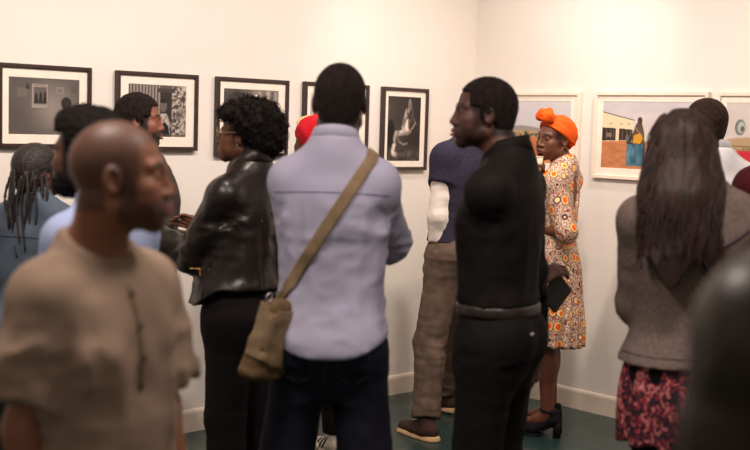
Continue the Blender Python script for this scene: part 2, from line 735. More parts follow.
        base = s.skin
        lipc, browc = np.array(lin(lips)), np.array(lin(brow))
        scol = None if scalp is None else np.array(lin(scalp))
        bcol = None if beard is None else np.array(lin(beard))

        def tone(V):
            L = ((V - HC) @ HR) / hk
            x, y, z = np.abs(L[:, 0]), L[:, 1], L[:, 2]
            c = np.tile(base, (len(V), 1))

            def mixin(w, col):
                w = np.clip(w, 0, 1)[:, None]
                c[:] = c * (1 - w) + col * w
            near = (np.linalg.norm(L, axis=1) < .17)
            if scol is not None:
                d = np.minimum(np.maximum(.066 - z, y - .075), np.maximum(np.maximum(.0 - z, y - .045), -.075 - z))
                d = np.minimum(d, np.maximum(-.07 - z, y + .025))
                mixin(np.where(near, .5 - d / .008, 0), scol)
            if bcol is not None:
                d = np.maximum(z + .045, -(y - .0))
                d = np.maximum(d, -.17 - z)
                m_ = np.minimum(np.maximum(np.maximum(z + .05, .01 - y), x * 0 - .1), np.maximum(np.abs(z + .052) - .008, .07 - y))
                side = np.maximum(np.maximum(np.abs(y - .02) - .022, z - .01), -.1 - z)
                m_ = np.minimum(m_, side)
                mixin(np.where(near & (L[:, 2] > -.135), .5 - m_ / .01, 0) * .85, bcol)
            lp = (x / .025) ** 2 + ((z + .070) / .0125) ** 2
            mixin(np.where(near & (y > .08), (1.2 - lp) * 2, 0), lipc)
            bw = ((x - .032) / .022) ** 2 + ((z - .024 + (x - .03) * .1) / .006) ** 2
            mixin(np.where(near & (y > .05), (1.2 - bw) * 2, 0), browc)
            if not s.gloves_ok:
                return c
            return c
        s.gloves_ok = True
        s.bodyF = None
        o = F.mesh('body', SKIN, s.root, tone)
        if face:
            s.eyes()
        return o

    def hand(s, F, sd, sg, detail=False, curl=(.35, .45, .35), n=None, thumb=None, spread=.0, sc=1.0, bend=None):
        q = s.s * (1 if s.sex == 'm' else .92) * sc
        W, d = s.W[sd], s.fd[sd]
        if bend is not None:
            d = nrm(bend)
        # palm normal: towards the body by default
        nv = nrm(n) if n is not None else nrm((-sg, 0, 0) - d * (-sg * d[0]))
        nv = nrm(nv - d * (nv @ d))
        w = np.cross(d, nv)                      # across the palm
        if (w @ np.array([0, 1, 0]) < 0 and n is None):
            w = -w
        if thumb is not None and w @ np.array(thumb, float) < 0:
            w = -w
        # w points to the thumb side
        F.add(cap(W - d * .02, W + d * .03 * q, .026 * q, .03 * q, flat=nv, fs=1.5), .02)
        F.add(cap(W + d * .03 * q, W + d * .075 * q, .036 * q, .040 * q, flat=nv, fs=2.4), .015)
        F.add(cap(W + d * .02 * q + w * .018 * q, W + d * .055 * q + w * .026 * q, .018 * q, .015 * q), .012)
        ln = [.98, 1.08, 1.0, .8]
        kx = [.030, .010, -.011, -.030]
        for i in range(4):
            p = W + d * (.086 - .004 * abs(i - 1)) * q + w * kx[i] * q
            a = 0
            dd = nrm(d + w * spread * (1.5 - i) * .5)
            pv = p - dd * .015
            for j, (L, r) in enumerate(((.043, .0098), (.027, .0088), (.022, .0078))):
                a += curl[j] * (1 + .12 * i)
                e = pv + (dd * math.cos(a) + nv * math.sin(a)) * (L * ln[i] * q + (.015 if j == 0 else 0))
                F.add(cap(pv, e, r * q, (r - .0008) * q), .006 if j == 0 else .002)
                pv = e
        p = W + d * .035 * q + w * .026 * q
        d1 = nrm(d * .75 + w * .6 + nv * .35)
        e = p + d1 * .04 * q
        F.add(cap(p, e, .013 * q, .0105 * q), .008)
        e2 = e + nrm(d * 1.0 + w * .15 + nv * .35) * .03 * q
        F.add(cap(e, e2, .0105 * q, .008 * q), .003)

    def eyes(s):
        for g in (-1, 1):
            mb = MB()
            c = np.array([g * .031, .0705, .0])
            r = .0125
            for nm, mt_, rr, yo in (('eye', EYE, r, 0),):
                u = [(a, b) for a in range(9) for b in range(12)]
                rings = [[c + rr * np.array([math.sin(math.pi * (a + .02) / 8.04) * math.cos(2 * math.pi * b / 12), math.cos(math.pi * (a + .02) / 8.04), math.sin(math.pi * (a + .02) / 8.04) * math.sin(2 * math.pi * b / 12)]) for b in range(12)] for a in range(9)]
                mb.quadstrip(rings)
                o = mb.build(nm, mt_, s.root, True)
            M = Matrix.Translation(Vector(s.HC)) @ Matrix([list(r_) for r_ in s.HR]).to_4x4() @ Matrix.Scale(s.hk, 4)
            xf(o, M)
            ir = MB()
            ir.quadstrip([[c + np.array([.0062 * k_ * math.cos(t), .0125 + .0006 - .0016 * k_ * k_, .0062 * k_ * math.sin(t)]) for t in [2 * math.pi * j / 12 for j in range(12)]] for k_ in (1.0, .5, .05)], cap=True)
            io = ir.build('iris', IRIS, o, True)
            xf(io, M)

    def headM(s):
        return (s.HC, s.HRs)

    def hair(s, kind='short', mt=None, off=.0, noise_amp=.0015, name='hair', freq=150, lo=None):
        F = Vol((-.13, -.16, -.13), (.13, .13, .16), .0045)
        F.add(ell((0, -.012, .028), (.0765 + off, .0955 + off, .0885 + off)), 0)
        F.add(ell((0, -.045, -.025), (.062 + off * .5, .056 + off * .5, .07)), .02)

        def keep(X, Y, Z):
            z = Z + 0 * X
            y = Y + 0 * X
            d = np.maximum(.068 - z, y - .084)
            d = np.minimum(d, np.maximum(.02 - z, y - .055))
            d = np.minimum(d, np.maximum(-.022 - z, y - .022))
            d = np.minimum(d, np.maximum(-.072 - z, y + .028))
            return d
        F.cut(keep)
        F.disp(lambda P: noise_amp * (noise(P * freq) - .5) * 2, .01)
        return F.mesh(name, mt, s.root, M=s.headM())

    def shoe(s, sd, kind='leather', mt=None, sole=None, h=.009, name='shoe'):
        q = s.s
        a = s.ank[sd]
        tr = math.radians(s.toes[0 if sd == 'L' else 1]) * (-1 if sd == 'L' else 1)
        R = np.array(Matrix.Rotation(-tr, 3, 'Z')) * q
        c = np.array([a[0], a[1], a[2] - .075 * q])
        F = Vol((-.09, -.13, -.005), (.09, .24, .17), h)
        F.add(cap((0, -.045, .045), (0, .05, .042), .037, .038, flat=(1, 0, 0), fs=1.0), .01)
        F.add(cap((0, .04, .04), (0, .155, .032), .044, .034, flat=(0, 0, 1), fs=1.15), .03)
        F.add(cap((0, -.01, .05), (0, -.005, .105), .043, .044), .03)
        F.cut(lambda X, Y, Z: np.maximum(.012 - Z, Z - .108) + 0 * X + 0 * Y)
        o = F.mesh(name, mt, s.root, M=(c, R))
        G = Vol((-.08, -.13, -.006), (.08, .23, .05), h * .8)
        G.add(cap((0, -.05, .0), (0, .04, .0), .043, .042), .01)
        G.add(cap((0, .04, .0), (0, .155, .0), .047, .040), .02)
        th = .026 if kind != 'leather' else .02
        G.cut(lambda X, Y, Z: np.maximum(-Z, Z - th) + 0 * X + 0 * Y)
        G.mesh('sole', sole or mt, o, M=(c, R))
        return o, c, R

    def trousers(s, mt, off=.012, hem=.02, knee=.008, waist=1.03, fold=.010, h=.0095, belt=None, name='trousers', low=0, t=1.96, seat=1.0, seed=0, tight=False):
        q = s.s
        pts = np.array(list(s.ank.values()) + list(s.knee.values()) + list(s.hip.values()))
        lo, hi = pts.min(0) - .17, pts.max(0) + .17
        lo[2], hi[2] = .01, waist * q + s.dz + .03
        F = Vol(lo, hi, h)
        zw = waist * q + s.dz
        s.trunk(F, off, z0=.77 * q + s.dz, z1=zw)
        for sd in 'LR':
            F.add(ell((np.array([(-1 if sd == 'L' else 1) * .075 * s.wide, -.06, .93]) * q + [0, 0, s.dz]), np.array([.085, .08 * seat, .09]) * q + off), .03)
            s.leg(F, sd, off, t, hem, knee=knee)
        ank, kn = [s.ank[d] for d in 'LR'], [s.knee[d] for d in 'LR']

        def fd(P):
            z = P[:, 2]
            zl = .5 * (kn[0][2] + kn[1][2])
            a = creases(P, (7, 7, 26), seed)
            b = creases(P, (16, 16, 5), seed + 9)
            wk = np.exp(-((z - zl + .03) / .13) ** 2) + np.exp(-((z - .13) / .09) ** 2) * 1.3 + .6 * np.exp(-((z - .84 * q) / .08) ** 2)
            return -fold * (a * np.clip(wk + .15, 0, 1.3) + b * .45)
        F.disp(fd)
        F.cut(lambda X, Y, Z: Z - zw + 0 * X + 0 * Y)
        o = F.mesh(name, mt, s.root)
        s.zw = zw
        return o

    def belt(s, mt, z, off=.018, w=.036, buckle=None):
        n = 72
        tb = np.array(sorted(s.tab))
        rings = []
        for i in range(n):
            a = 2 * math.pi * i / n
            rx, ry, cx, cy = [np.interp(z, tb[:, 0], tb[:, j]) for j in (1, 2, 3, 4)]
            r = ((abs(math.cos(a)) / (rx + off)) ** 2.3 + (abs(math.sin(a)) / (ry + off)) ** 2.3) ** (-1 / 2.3)
            p = np.array([cx + r * math.cos(a), cy + r * math.sin(a), z])
            o_ = np.array([math.cos(a), math.sin(a), 0])
            rings.append([p + o_ * .004 + [0, 0, -w / 2], p + o_ * .007 + [0, 0, -w / 4], p + o_ * .007 + [0, 0, w / 4], p + o_ * .004 + [0, 0, w / 2], p - o_ * .006 + [0, 0, w / 2], p - o_ * .006 + [0, 0, -w / 2]])
        rings.append(rings[0])
        o = MB().quadstrip(rings, cap=False).build('belt', mt, s.root, True)
        if buckle:
            b = MB()
            y = np.interp(z, tb[:, 0], tb[:, 2] + tb[:, 4]) + off + .012
            for x0, z0, dx, dz in ((0, .019, .05, .006), (0, -.019, .05, .006), (.022, 0, .006, .044), (-.022, 0, .006, .044)):
                b.box((x0, y, z + z0), (dx, .006, dz))
            b.build('buckle', buckle, o)
        return o

    def top_garment(s, mt, off=.016, aoff=.012, tL=1.93, tR=1.93, hem=.93, cuff=.004, fold=.009, h=.009, name='shirt', seed=1, hemf=None, flare=0.0, neck=1.555,
                    tab=None, scoop=None, seat=True, trap=True, arms=True, bust=True, hem_cut=None, extra=None, afold=1.0, vert=.4, k=.02, yk=0.0, tone=None):
        q = s.s
        pts = np.array(list(s.E.values()) + list(s.W.values()) + list(s.S.values()) + [s.HC])
        lo, hi = pts.min(0) - .18, pts.max(0) + .18
        lo[2] = min(lo[2], hem * q + s.dz - .06)
        hi[2] = 1.64 * q + s.dz
        lo[0], lo[1], hi[0], hi[1] = min(lo[0], -.27), min(lo[1], -.27), max(hi[0], .27), max(hi[1], .27)
        F = Vol(lo, hi, h)
        zh = hem * q + s.dz
        T = tab or [(z, rx + flare * max(0, 1 - (z - zh) / .35), ry + flare * max(0, 1 - (z - zh) / .35), cx, cy) for z, rx, ry, cx, cy in s.tab]
        if min(t[0] for t in T) > zh - .05:
            t0 = min(T)
            T = [(zh - .06, t0[1], t0[2], t0[3], t0[4])] + T
        s.trunk(F, off, z0=zh - .05, z1=1.56 * q + s.dz, tab=T, k=k)
        s.yoke(F, off * .75 + yk, trap=trap)
        if s.sex == 'f' and bust:
            for g in (-1, 1):
                F.add(ell(np.array([g * .07 * q, .085 * q, 1.30 * q + s.dz]) + s.top, np.array([.058, .05, .058]) * q + off), .04)
        if hem < .97 and seat:
            for g in (-1, 1):
                F.add(ell(np.array([g * .075 * s.wide * q, -.06 * q, .93 * q + s.dz]), np.array([.085, .08, .09]) * q + off), .04)
        if arms:
            for sd, t in (('L', tL), ('R', tR)):
                s.arm(F, sd, aoff, t, cuff)
        if extra:
            extra(F)
        E, S = s.E, s.S

        def fd(P):
            a = creases(P, (8, 8, 13), seed)
            b = creases(P, (15, 15, 4), seed + 5)
            c = creases(P, (22, 22, 30), seed + 8)
            el = sum(np.exp(-(((P - E[d]) ** 2).sum(1)) / .09 ** 2) for d in 'LR') + sum(np.exp(-(((P - S[d] + [0, 0, .1]) ** 2).sum(1)) / .08 ** 2) for d in 'LR')
            x = np.abs(P[:, 0])
            tr = np.clip((1.42 * q + s.dz - P[:, 2]) / .1, .15, 1)
            return -fold * (a * .6 * tr + b * vert * tr + afold * .8 * np.clip(el, 0, 1.2) * c)
        F.disp(fd)
        hf = hemf or (lambda X, Y: 0 * X + 0 * Y)
        if hem_cut is None:
            F.cut(lambda X, Y, Z: np.where((np.abs(X) < .245 * q * s.wide + 0 * Y + 0 * Z), (zh + hf(X, Y)) - Z, -1) if arms else (zh + hf(X, Y)) - Z)
        else:
            F.cut(hem_cut)
        if scoop:
            F.sub(scoop, .006)
        else:
            F.cut(lambda X, Y, Z: Z - (neck * q + s.dz) + .55 * (Y - s.top[1] + .02) + 0 * X)
        return F

    def collar(s, mt, r=.066, hgt=.04, z=1.535, tilt=.45, name='collar', thick=.006, open_=True, parent=None, spread=.012, rf=1.0, y0=-.02):
        """a turned-down shirt collar: stand and leaf round the neck, open in front"""
        q = s.s
        mb = MB()
        n = 40
        c = np.array([s.top[0], s.top[1] + y0 * q, z * q + s.dz])
        rings = []
        a0 = math.radians(25) if open_ else 0
        for i in range(n + 1):
            a = math.pi / 2 + a0 + (2 * math.pi - 2 * a0) * i / n
            o_ = np.array([math.cos(a), math.sin(a) * rf, 0])
            f = (1 - math.sin(a)) / 2           # 0 in front, 1 behind
            zb = -tilt * r * math.sin(a)
            dr = -.004 + .010 * (1 - f)
            p = lambda rr, zz: c + o_ * (rr) * q + np.array([0, 0, (zz + zb)]) * q
            lw_ = hgt * (1.0 + .35 * (1 - f))
            rings.append([p(r - .004, -.018), p(r - .008, hgt * .55), p(r - .006, hgt), p(r + .002, hgt + .003), p(r + .008 + dr, hgt * .7), p(r + spread + dr, hgt - lw_), p(r + spread + dr - .005, hgt - lw_), p(r + .001, hgt * .5), p(r + .001, -.018)])
        return mb.quadstrip(rings).build(name, mt, parent or s.root, True)


def inframe_s(prim, c, R, k):
    """the same, the frame also scaled by k"""
    fn, lo, hi = prim
    g, a, b = inframe((lambda X, Y, Z: k * fn(X / k, Y / k, Z / k), lo * k, hi * k), c, R)
    return g, a, b


def head_prims(sex, face=True):
    f = sex == 'f'
    P = [(ell((0, -.012, .028), (.075, .094, .087)), .0, 0),
         (ell((0, .022, -.035), (.060 if not f else .057, .064, .076)), .03, 0),
         (cap((0, .066, -.097), (0, .06, -.09), .021 if not f else .018), .025, 0)]
    for g in (-1, 1):
        P += [(cap((g * .053, -.005, -.062), (g * .014, .066, -.096), .018 if not f else .015, .016), .02, 0),
              (ell((g * .078, -.010, -.008), (.010, .019, .031)), .006, 0)]
    if not face:
        return P
    for g in (-1, 1):
        P += [(cap((g * .010, .080, .020), (g * .045, .066, .020), .011 if not f else .009, .010), .015, 0),
              (ell((g * .044, .055, -.025), (.022, .024, .020)), .02, 0),
              (ell((g * .034, .052, -.058), (.030, .028, .034)), .02, 0),
              (ell((g * .032, .0915, .000), (.018, .015, .0115)), .012, 1),
              (ell((g * .031, .0715, .000), (.0165, .0135, .0125)), .003, 0),
              (ell((g * .031, .090, -.001), (.0115, .012, .0052)), .002, 1),
              (ell((g * .084, -.003, -.004), (.006, .011, .020)), .004, 1)]
    P += [(cap((0, .083, .008), (0, .1005, -.034), .0085, .0118), .014, 0)]
    for g in (-1, 1):
        P += [(ell((g * .0150, .091, -.039), (.0105, .012, .009)), .008, 0),
              (ell((g * .008, .1, -.048), (.005, .005, .003)), .003, 1)]
    P += [(ell((0, .082, -.070), (.030, .018, .022)), .015, 0)]
    P += [(cap((g * .020, .086, -.068), (g * .006, .0985, -.0635), .006, .0075), .005, 0) for g in (-1, 1)]
    P += [(cap((g * .019, .086, -.072), (0, .0975, -.0775), .0065, .009), .005, 0) for g in (-1, 1)]
    P += [(cap((-.021, .096, -.070), (.021, .096, -.070), .0022), .002, 1) if False else (ell((0, .103, -.0702), (.022, .010, .0014)), .003, 1)]
    P += [(ell((0, .094, -.087), (.018, .008, .005)), .008, 1)]
    return P


EYE = mat('eye_white', (176, 156, 140), .3, .04, 60, 0)
IRIS = mat('iris', (22, 13, 10), .15, .1, 80, 0)

# ------------------------------------------------------------------ the room
Ld = np.array([math.sin(math.radians(46.65)), math.cos(math.radians(46.65)), 0])
Ed = np.array([Ld[1], -Ld[0], 0])
CC = np.array([0.5988, 7.5820, 0.0])
UP = np.array([0, 0, 1.0])


def wall_mat():
    mt, nt, b = nodes('painted_plaster')
    v = coords(nt)
    n = nn(nt, 'ShaderNodeTexNoise', Scale=1.3, Detail=4.0)
    nt.links.new(v, n.inputs['Vector'])
    nt.links.new(ramp(nt, n.outputs['Fac'], [(0.3, (226, 219, 210)), (0.7, (234, 228, 220))]), b.inputs['Base Color'])
    b.inputs['Roughness'].default_value = .55
    v2 = coords(nt, (.5, .5, 1.8))
    n2 = nn(nt, 'ShaderNodeTexNoise', Scale=3.0, Detail=6.0, Distortion=.3)
    nt.links.new(v2, n2.inputs['Vector'])
    add_bump(nt, b, n2.outputs['Fac'], .16, .02)
    return mt


def floor_mat():
    mt, nt, b = nodes('painted_concrete')
    v = coords(nt)
    n = nn(nt, 'ShaderNodeTexNoise', Scale=1.7, Detail=8.0, Distortion=.8)
    nt.links.new(v, n.inputs['Vector'])
    nt.links.new(ramp(nt, n.outputs['Fac'], [(0.3, (28, 50, 50)), (0.55, (36, 60, 57)), (0.75, (50, 70, 64))]), b.inputs['Base Color'])
    n2 = nn(nt, 'ShaderNodeTexNoise', Scale=9.0, Detail=6.0)
    nt.links.new(v, n2.inputs['Vector'])
    r = nt.nodes.new('ShaderNodeMapRange')
    r.inputs['To Min'].default_value = .22
    r.inputs['To Max'].default_value = .42
    nt.links.new(n2.outputs['Fac'], r.inputs['Value'])
    nt.links.new(r.outputs['Result'], b.inputs['Roughness'])
    add_bump(nt, b, n2.outputs['Fac'], .12, .01)
    return mt


WALL = wall_mat()
FLOOR = floor_mat()
TRIM = mat('trim_paint', (228, 214, 198), .4, .03, 4, .15, 12)


def slab(name, a, b, th, z0, z1, out, mt, kind='structure'):
    """an upright slab from a to b, its face on that line, its thickness going along out"""
    mb = MB()
    p = [a, b, b + out * th, a + out * th]
    mb.quadstrip([[np.array([q[0], q[1], z0]) for q in p], [np.array([q[0], q[1], z1]) for q in p]])
    o = mb.build(name, mt)
    bm_fix(o)
    return tag(o, kind=kind)


def bm_fix(o):
    import bmesh
    bm = bmesh.new()
    bm.from_mesh(o.data)
    bmesh.ops.recalc_face_normals(bm, faces=bm.faces)
    bm.to_mesh(o.data)
    bm.free()
    return o


slab('wall_left', CC, CC - Ld * 9.5, .2, 0, 3.3, -Ed, WALL)
slab('wall_right', CC - Ed * .2, CC + Ed * 7.5, .2, 0, 3.3, Ld, WALL)
fl = MB().quadstrip([[CC + Ld * .3 - Ed * .3 - UP * .1, CC + Ed * 7.6 + Ld * .3 - UP * .1, CC + Ed * 7.6 - Ld * 9.6 - UP * .1, CC - Ld * 9.6 - Ed * .3 - UP * .1],
                     [CC + Ld * .3 - Ed * .3, CC + Ed * 7.6 + Ld * .3, CC + Ed * 7.6 - Ld * 9.6, CC - Ld * 9.6 - Ed * .3]]).build('floor', FLOOR)
tag(bm_fix(fl), kind='structure')


def skirting(name, a, d, ln, out):
    mb = MB()
    sec = [(0, 0), (.016, 0), (.016, .100), (.012, .112), (.004, .118), (0, .118)]
    mb.quadstrip([[a + d * t + out * x + UP * z for x, z in sec] for t in (0, ln)])
    return tag(bm_fix(mb.build(name, TRIM)), kind='structure')


skirting('baseboard_left', CC, -Ld, 9.4, Ed)
skirting('baseboard_right', CC, Ed, 7.4, -Ld)

# ------------------------------------------------------------------ framed pictures
MW_DARK = mat('dark_stained_wood', (52, 36, 32), .35, .2, 14, .2, 60, (1, 1, 6))
MW_WHITE = mat('white_frame_lacquer', (236, 222, 204), .35, .03, 10, .1)
MAT_CARD = mat('mount_card', (238, 228, 214), .85, .02, 20, .1, 200)
BACKING = mat('backing_board', (120, 96, 72), .8, .1, 20, .1)


def print_mat(name):
    mt, nt, b = nodes(name)
    a = nt.nodes.new('ShaderNodeAttribute')
    a.attribute_name = 'tone'
    nt.links.new(a.outputs['Color'], b.inputs['Base Color'])
    b.inputs['Roughness'].default_value = .45
    b.inputs['Specular IOR Level'].default_value = .35
    return mt


PRINT = print_mat('photographic_print')


class Paint:
    def __init__(s, w, h, base, px=.0028):
        s.nx, s.ny = int(w / px), int(h / px)
        s.U, s.V = np.meshgrid(np.linspace(0, 1, s.nx), np.linspace(0, 1, s.ny), indexing='xy')
        s.asp = w / h
        s.C = np.tile(np.array(base, float), (s.ny, s.nx, 1))
        s.P = np.stack([s.U.ravel() * s.asp, s.V.ravel(), 0 * s.U.ravel()], 1)

    def blend(s, m_, c, a=1.0):
        m_ = np.clip(m_, 0, 1)[..., None] * a
        c = np.asarray(c, float)
        s.C = s.C * (1 - m_) + c * m_
        return s

    def rect(s, u0, v0, u1, v1, c, a=1.0, soft=.006):
        d = np.maximum(np.maximum((u0 - s.U), (s.U - u1)) * s.asp, np.maximum(v0 - s.V, s.V - v1))
        return s.blend(.5 - d / soft, c, a)

    def ell(s, u, v, ru, rv, c, a=1.0, soft=.1, rot=0):
        x, y = (s.U - u), (s.V - v)
        if rot:
            x, y = x * s.asp, y
            x, y = x * math.cos(rot) + y * math.sin(rot), -x * math.sin(rot) + y * math.cos(rot)
            x = x / s.asp
        d = np.sqrt((x / ru) ** 2 + (y / rv) ** 2) - 1
        return s.blend(.5 - d / soft, c, a)

    def line(s, pts, w, c, a=1.0, soft=.006):
        for (x0, y0), (x1, y1) in zip(pts[:-1], pts[1:]):
            ax, ay, bx, by = x0 * s.asp, y0, x1 * s.asp, y1
            px, py = s.U * s.asp - ax, s.V - ay
            L = (bx - ax) ** 2 + (by - ay) ** 2 + 1e-9
            t = np.clip((px * (bx - ax) + py * (by - ay)) / L, 0, 1)
            d = np.hypot(px - t * (bx - ax), py - t * (by - ay)) - w / 2
            s.blend(.5 - d / soft, c, a)
        return s

    def n(s, fx, fy, seed=0, o=4):
        return fbm(s.P * np.array([fx, fy, 1]), seed, o).reshape(s.U.shape)

    def poly(s, pts, c, a=1.0):
        x, y = s.U, s.V
        ins = np.zeros(x.shape, bool)
        j = len(pts) - 1
        for i in range(len(pts)):
            xi, yi = pts[i]
            xj, yj = pts[j]
            cnd = ((yi > y) != (yj > y)) & (x < (xj - xi) * (y - yi) / (yj - yi + 1e-12) + xi)
            ins ^= cnd
            j = i
        return s.blend(ins.astype(float), c, a)


def picture(name, label, wall, s0, s1, z0, z1, mount, paint, dark=True, group=None, depth=.032, bw=.019, lip=.004):
    """a framed photograph; s runs along the wall away from the corner"""
    if wall == 'L':
        o, out, flip = -Ld, Ed, True
    else:
        o, out, flip = Ed, -Ld, False
    w, h = s1 - s0, z1 - z0
    c = CC + o * (s0 + s1) / 2 + UP * z0
    root = empty(name, c, 0, label, 'picture', group)
    ux = -o if flip else o                      # left to right as one faces the wall

    def Pt(u, z, d):
        return ux * u + UP * z + out * d
    mt = MW_DARK if dark else MW_WHITE
    fr = MB()
    # mitred profile run round the four sides
    sec = [(0, .004), (0, depth - .002), (.002, depth), (bw - .003, depth), (bw, depth - .003), (bw, .006), (bw, .004)]
    corners = [(-w / 2, 0, 1, 1), (w / 2, 0, -1, 1), (w / 2, h, -1, -1), (-w / 2, h, 1, -1)]
    rings = [[Pt(cx + sx * a, cz + sz * a, d) for a, d in sec] for cx, cz, sx, sz in corners]
    rings.append(rings[0])
    fr.quadstrip(rings, cap=False)
    bm_fix(fr.build('frame', mt, root))
    bk = MB()
    bk.quadstrip([[Pt(x, z, d) for x, z in ((-w / 2 + .004, .004), (w / 2 - .004, .004), (w / 2 - .004, h - .004), (-w / 2 + .004, h - .004))] for d in (.001, .008)])
    bm_fix(bk.build('backing_board', BACKING, root))
    ml, mr, mb_, mtp = mount
    d0, d1 = depth - .016, depth - .013
    iw0, iw1, ih0, ih1 = -w / 2 + bw - .001, w / 2 - bw + .001, bw - .001, h - bw + .001
    pw0, pw1, ph0, ph1 = iw0 + ml, iw1 - mr, ih0 + mb_, ih1 - mtp
    mo = MB()
    A = [(iw0, ih0), (iw1, ih0), (iw1, ih1), (iw0, ih1)]
    B = [(pw0, ph0), (pw1, ph0), (pw1, ph1), (pw0, ph1)]
    B2 = [(pw0 + .002, ph0 + .002), (pw1 - .002, ph0 + .002), (pw1 - .002, ph1 - .002), (pw0 + .002, ph1 - .002)]
    mo.quadstrip([[Pt(x, z, d0) for x, z in A], [Pt(x, z, d1) for x, z in A], [Pt(x, z, d1) for x, z in B], [Pt(x, z, d0) for x, z in B2]], cap=False)
    bm_fix(mo.build('mount', MAT_CARD, root))
    pt = paint(pw1 - pw0, ph1 - ph0)
    ny, nx = pt.U.shape
    X = pw0 + pt.U * (pw1 - pw0)
    Z = ph0 + pt.V * (ph1 - ph0)
    V = X[..., None] * ux + Z[..., None] * UP + out * (d0 + .0005)
    I = np.arange(ny * nx).reshape(ny, nx)
    Q = np.stack([I[:-1, :-1], I[:-1, 1:], I[1:, 1:], I[1:, :-1]], -1).reshape(-1, 4)
    c_ = np.clip(pt.C.reshape(-1, 3), 0, 255) / 255
    c_ = np.where(c_ <= .04045, c_ / 12.92, ((c_ + .055) / 1.055) ** 2.4)
    po = mesh_obj('print', V.reshape(-1, 3), Q, PRINT, root, False, c_)
    return root


def g3(v, warm=1.0):
    return (v * 1.03, v * .955 * warm, v * .90 * warm)


def paint_room(w, h):
    """a plain grey interior with papers pinned up and a boy's head"""
    p = Paint(w, h, g3(120))
    n = p.n(2, 2, 1)[..., None]
    rad = np.exp(-(((p.U - .62) * 1.3) ** 2 + (p.V - .45) ** 2) / .18)[..., None]
    p.C = np.array(g3(84)) + np.array(g3(52)) * rad + (n - .5) * 30
    for u0, v0, u1, v1, c in ((.32, .47, .55, .90, 150), (.345, .54, .53, .84, 95), (.12, .66, .26, .82, 104), (.66, .74, .77, .85, 135), (.68, .76, .75, .83, 112), (.88, .76, .95, .88, 85)):
        p.rect(u0, v0, u1, v1, g3(c))
    p.line([(.32, .47), (.55, .47), (.55, .9), (.32, .9), (.32, .47)], .006, g3(80))
    p.line([(.36, .875), (.51, .875)], .012, g3(105))
    for u, r in ((.38, .05), (.44, .07), (.50, .08)):
        p.poly([(u - .025, .56), (u + .03, .56), (u + .02, .66 + r), (u - .005, .70 + r)], g3(38))
    p.poly([(.23, .80), (.29, .80), (.28, .88), (.25, .90)], g3(55))
    p.ell(.81, .57, .075, .11, g3(42))
    p.poly([(.70, .0), (.98, .0), (.93, .30), (.86, .44), (.77, .44), (.70, .30)], g3(60))
    p.rect(.0, .0, 1, .12, g3(90), .3, .1)
    return p


def paint_drapes(w, h):
    """a figure in a pale collar standing between a curtain and a textured wall"""
    p = Paint(w, h, g3(86))
    st = .5 + .5 * np.sin(p.U * 120 + 4 * p.n(3, 1, 2))
    p.blend((p.U < .52) * 1.0, g3(150), .0)
    cl = np.array(g3(70)) + st[..., None] * np.array(g3(85)) * np.clip(.3 + p.V, 0, 1)[..., None]
    m_ = np.clip((.56 - p.U) / .03, 0, 1)[..., None]
    p.C = p.C * (1 - m_) + cl * m_
    n = p.n(26, 26, 4)[..., None]
    m_ = np.clip((p.U - .74) / .02, 0, 1)[..., None]
    p.C = p.C * (1 - m_) + (np.array(g3(60)) + np.clip((n - .35) * 3.4, 0, 1) * np.array(g3(125))) * m_
    p.rect(.55, .0, .74, .88, g3(44))
    p.rect(.50, .86, .8, .94, g3(62))
    p.ell(.60, .60, .062, .115, g3(96))
    p.ell(.60, .70, .06, .045, g3(28))
    p.poly([(.52, .06), (.72, .06), (.70, .30), (.65, .46), (.56, .46), (.51, .30)], g3(172))
    p.poly([(.53, .0), (.72, .0), (.69, .22), (.62, .30), (.55, .22)], g3(24))
    p.line([(.66, .42), (.72, .24), (.78, .14)], .03, g3(150))
    p.line([(.54, .42), (.60, .30), (.66, .42)], .012, g3(40))
    p.ell(.79, .13, .02, .04, g3(60))
    p.rect(0, 0, 1, .06, g3(90), .6)
    return p


def paint_corner(w, h):
    p = Paint(w, h, g3(95))
    p.C = p.C + (p.n(5, 3, 3)[..., None] - .5) * 70
    p.rect(.5, .72, 1, 1, g3(150), .6, .08)
    p.rect(0, .0, .12, .95, g3(70))
    p.ell(.26, .62, .24, .34, g3(52), soft=.06)
    p.ell(.30, .60, .17, .26, g3(78), soft=.2)
    for u, c in ((.62, 165), (.70, 110), (.78, 185), (.86, 70), (.93, 150)):
        p.rect(u, .0, u + .045, .98, g3(c), .75)
    p.ell(.58, .88, .02, .03, g3(245))
    p.rect(0, 0, 1, .2, g3(80), .6, .1)
    return p


def paint_field(w, h):
    p = Paint(w, h, g3(160))
    p.C = np.array(g3(205)) - (1 - p.V[..., None]) * 70 + (p.n(3, 6, 5)[..., None] - .5) * 30
    p.rect(0, 0, 1, .34, g3(95), 1, .04)
    p.rect(0, .30, 1, .335, g3(60), 1)
    p.rect(0, 0, 1, .14, g3(120), .7, .08)
    p.rect(.08, .3, .3, .74, g3(75), .9)
    p.ell(.5, .42, .10, .2, g3(50))
    return p


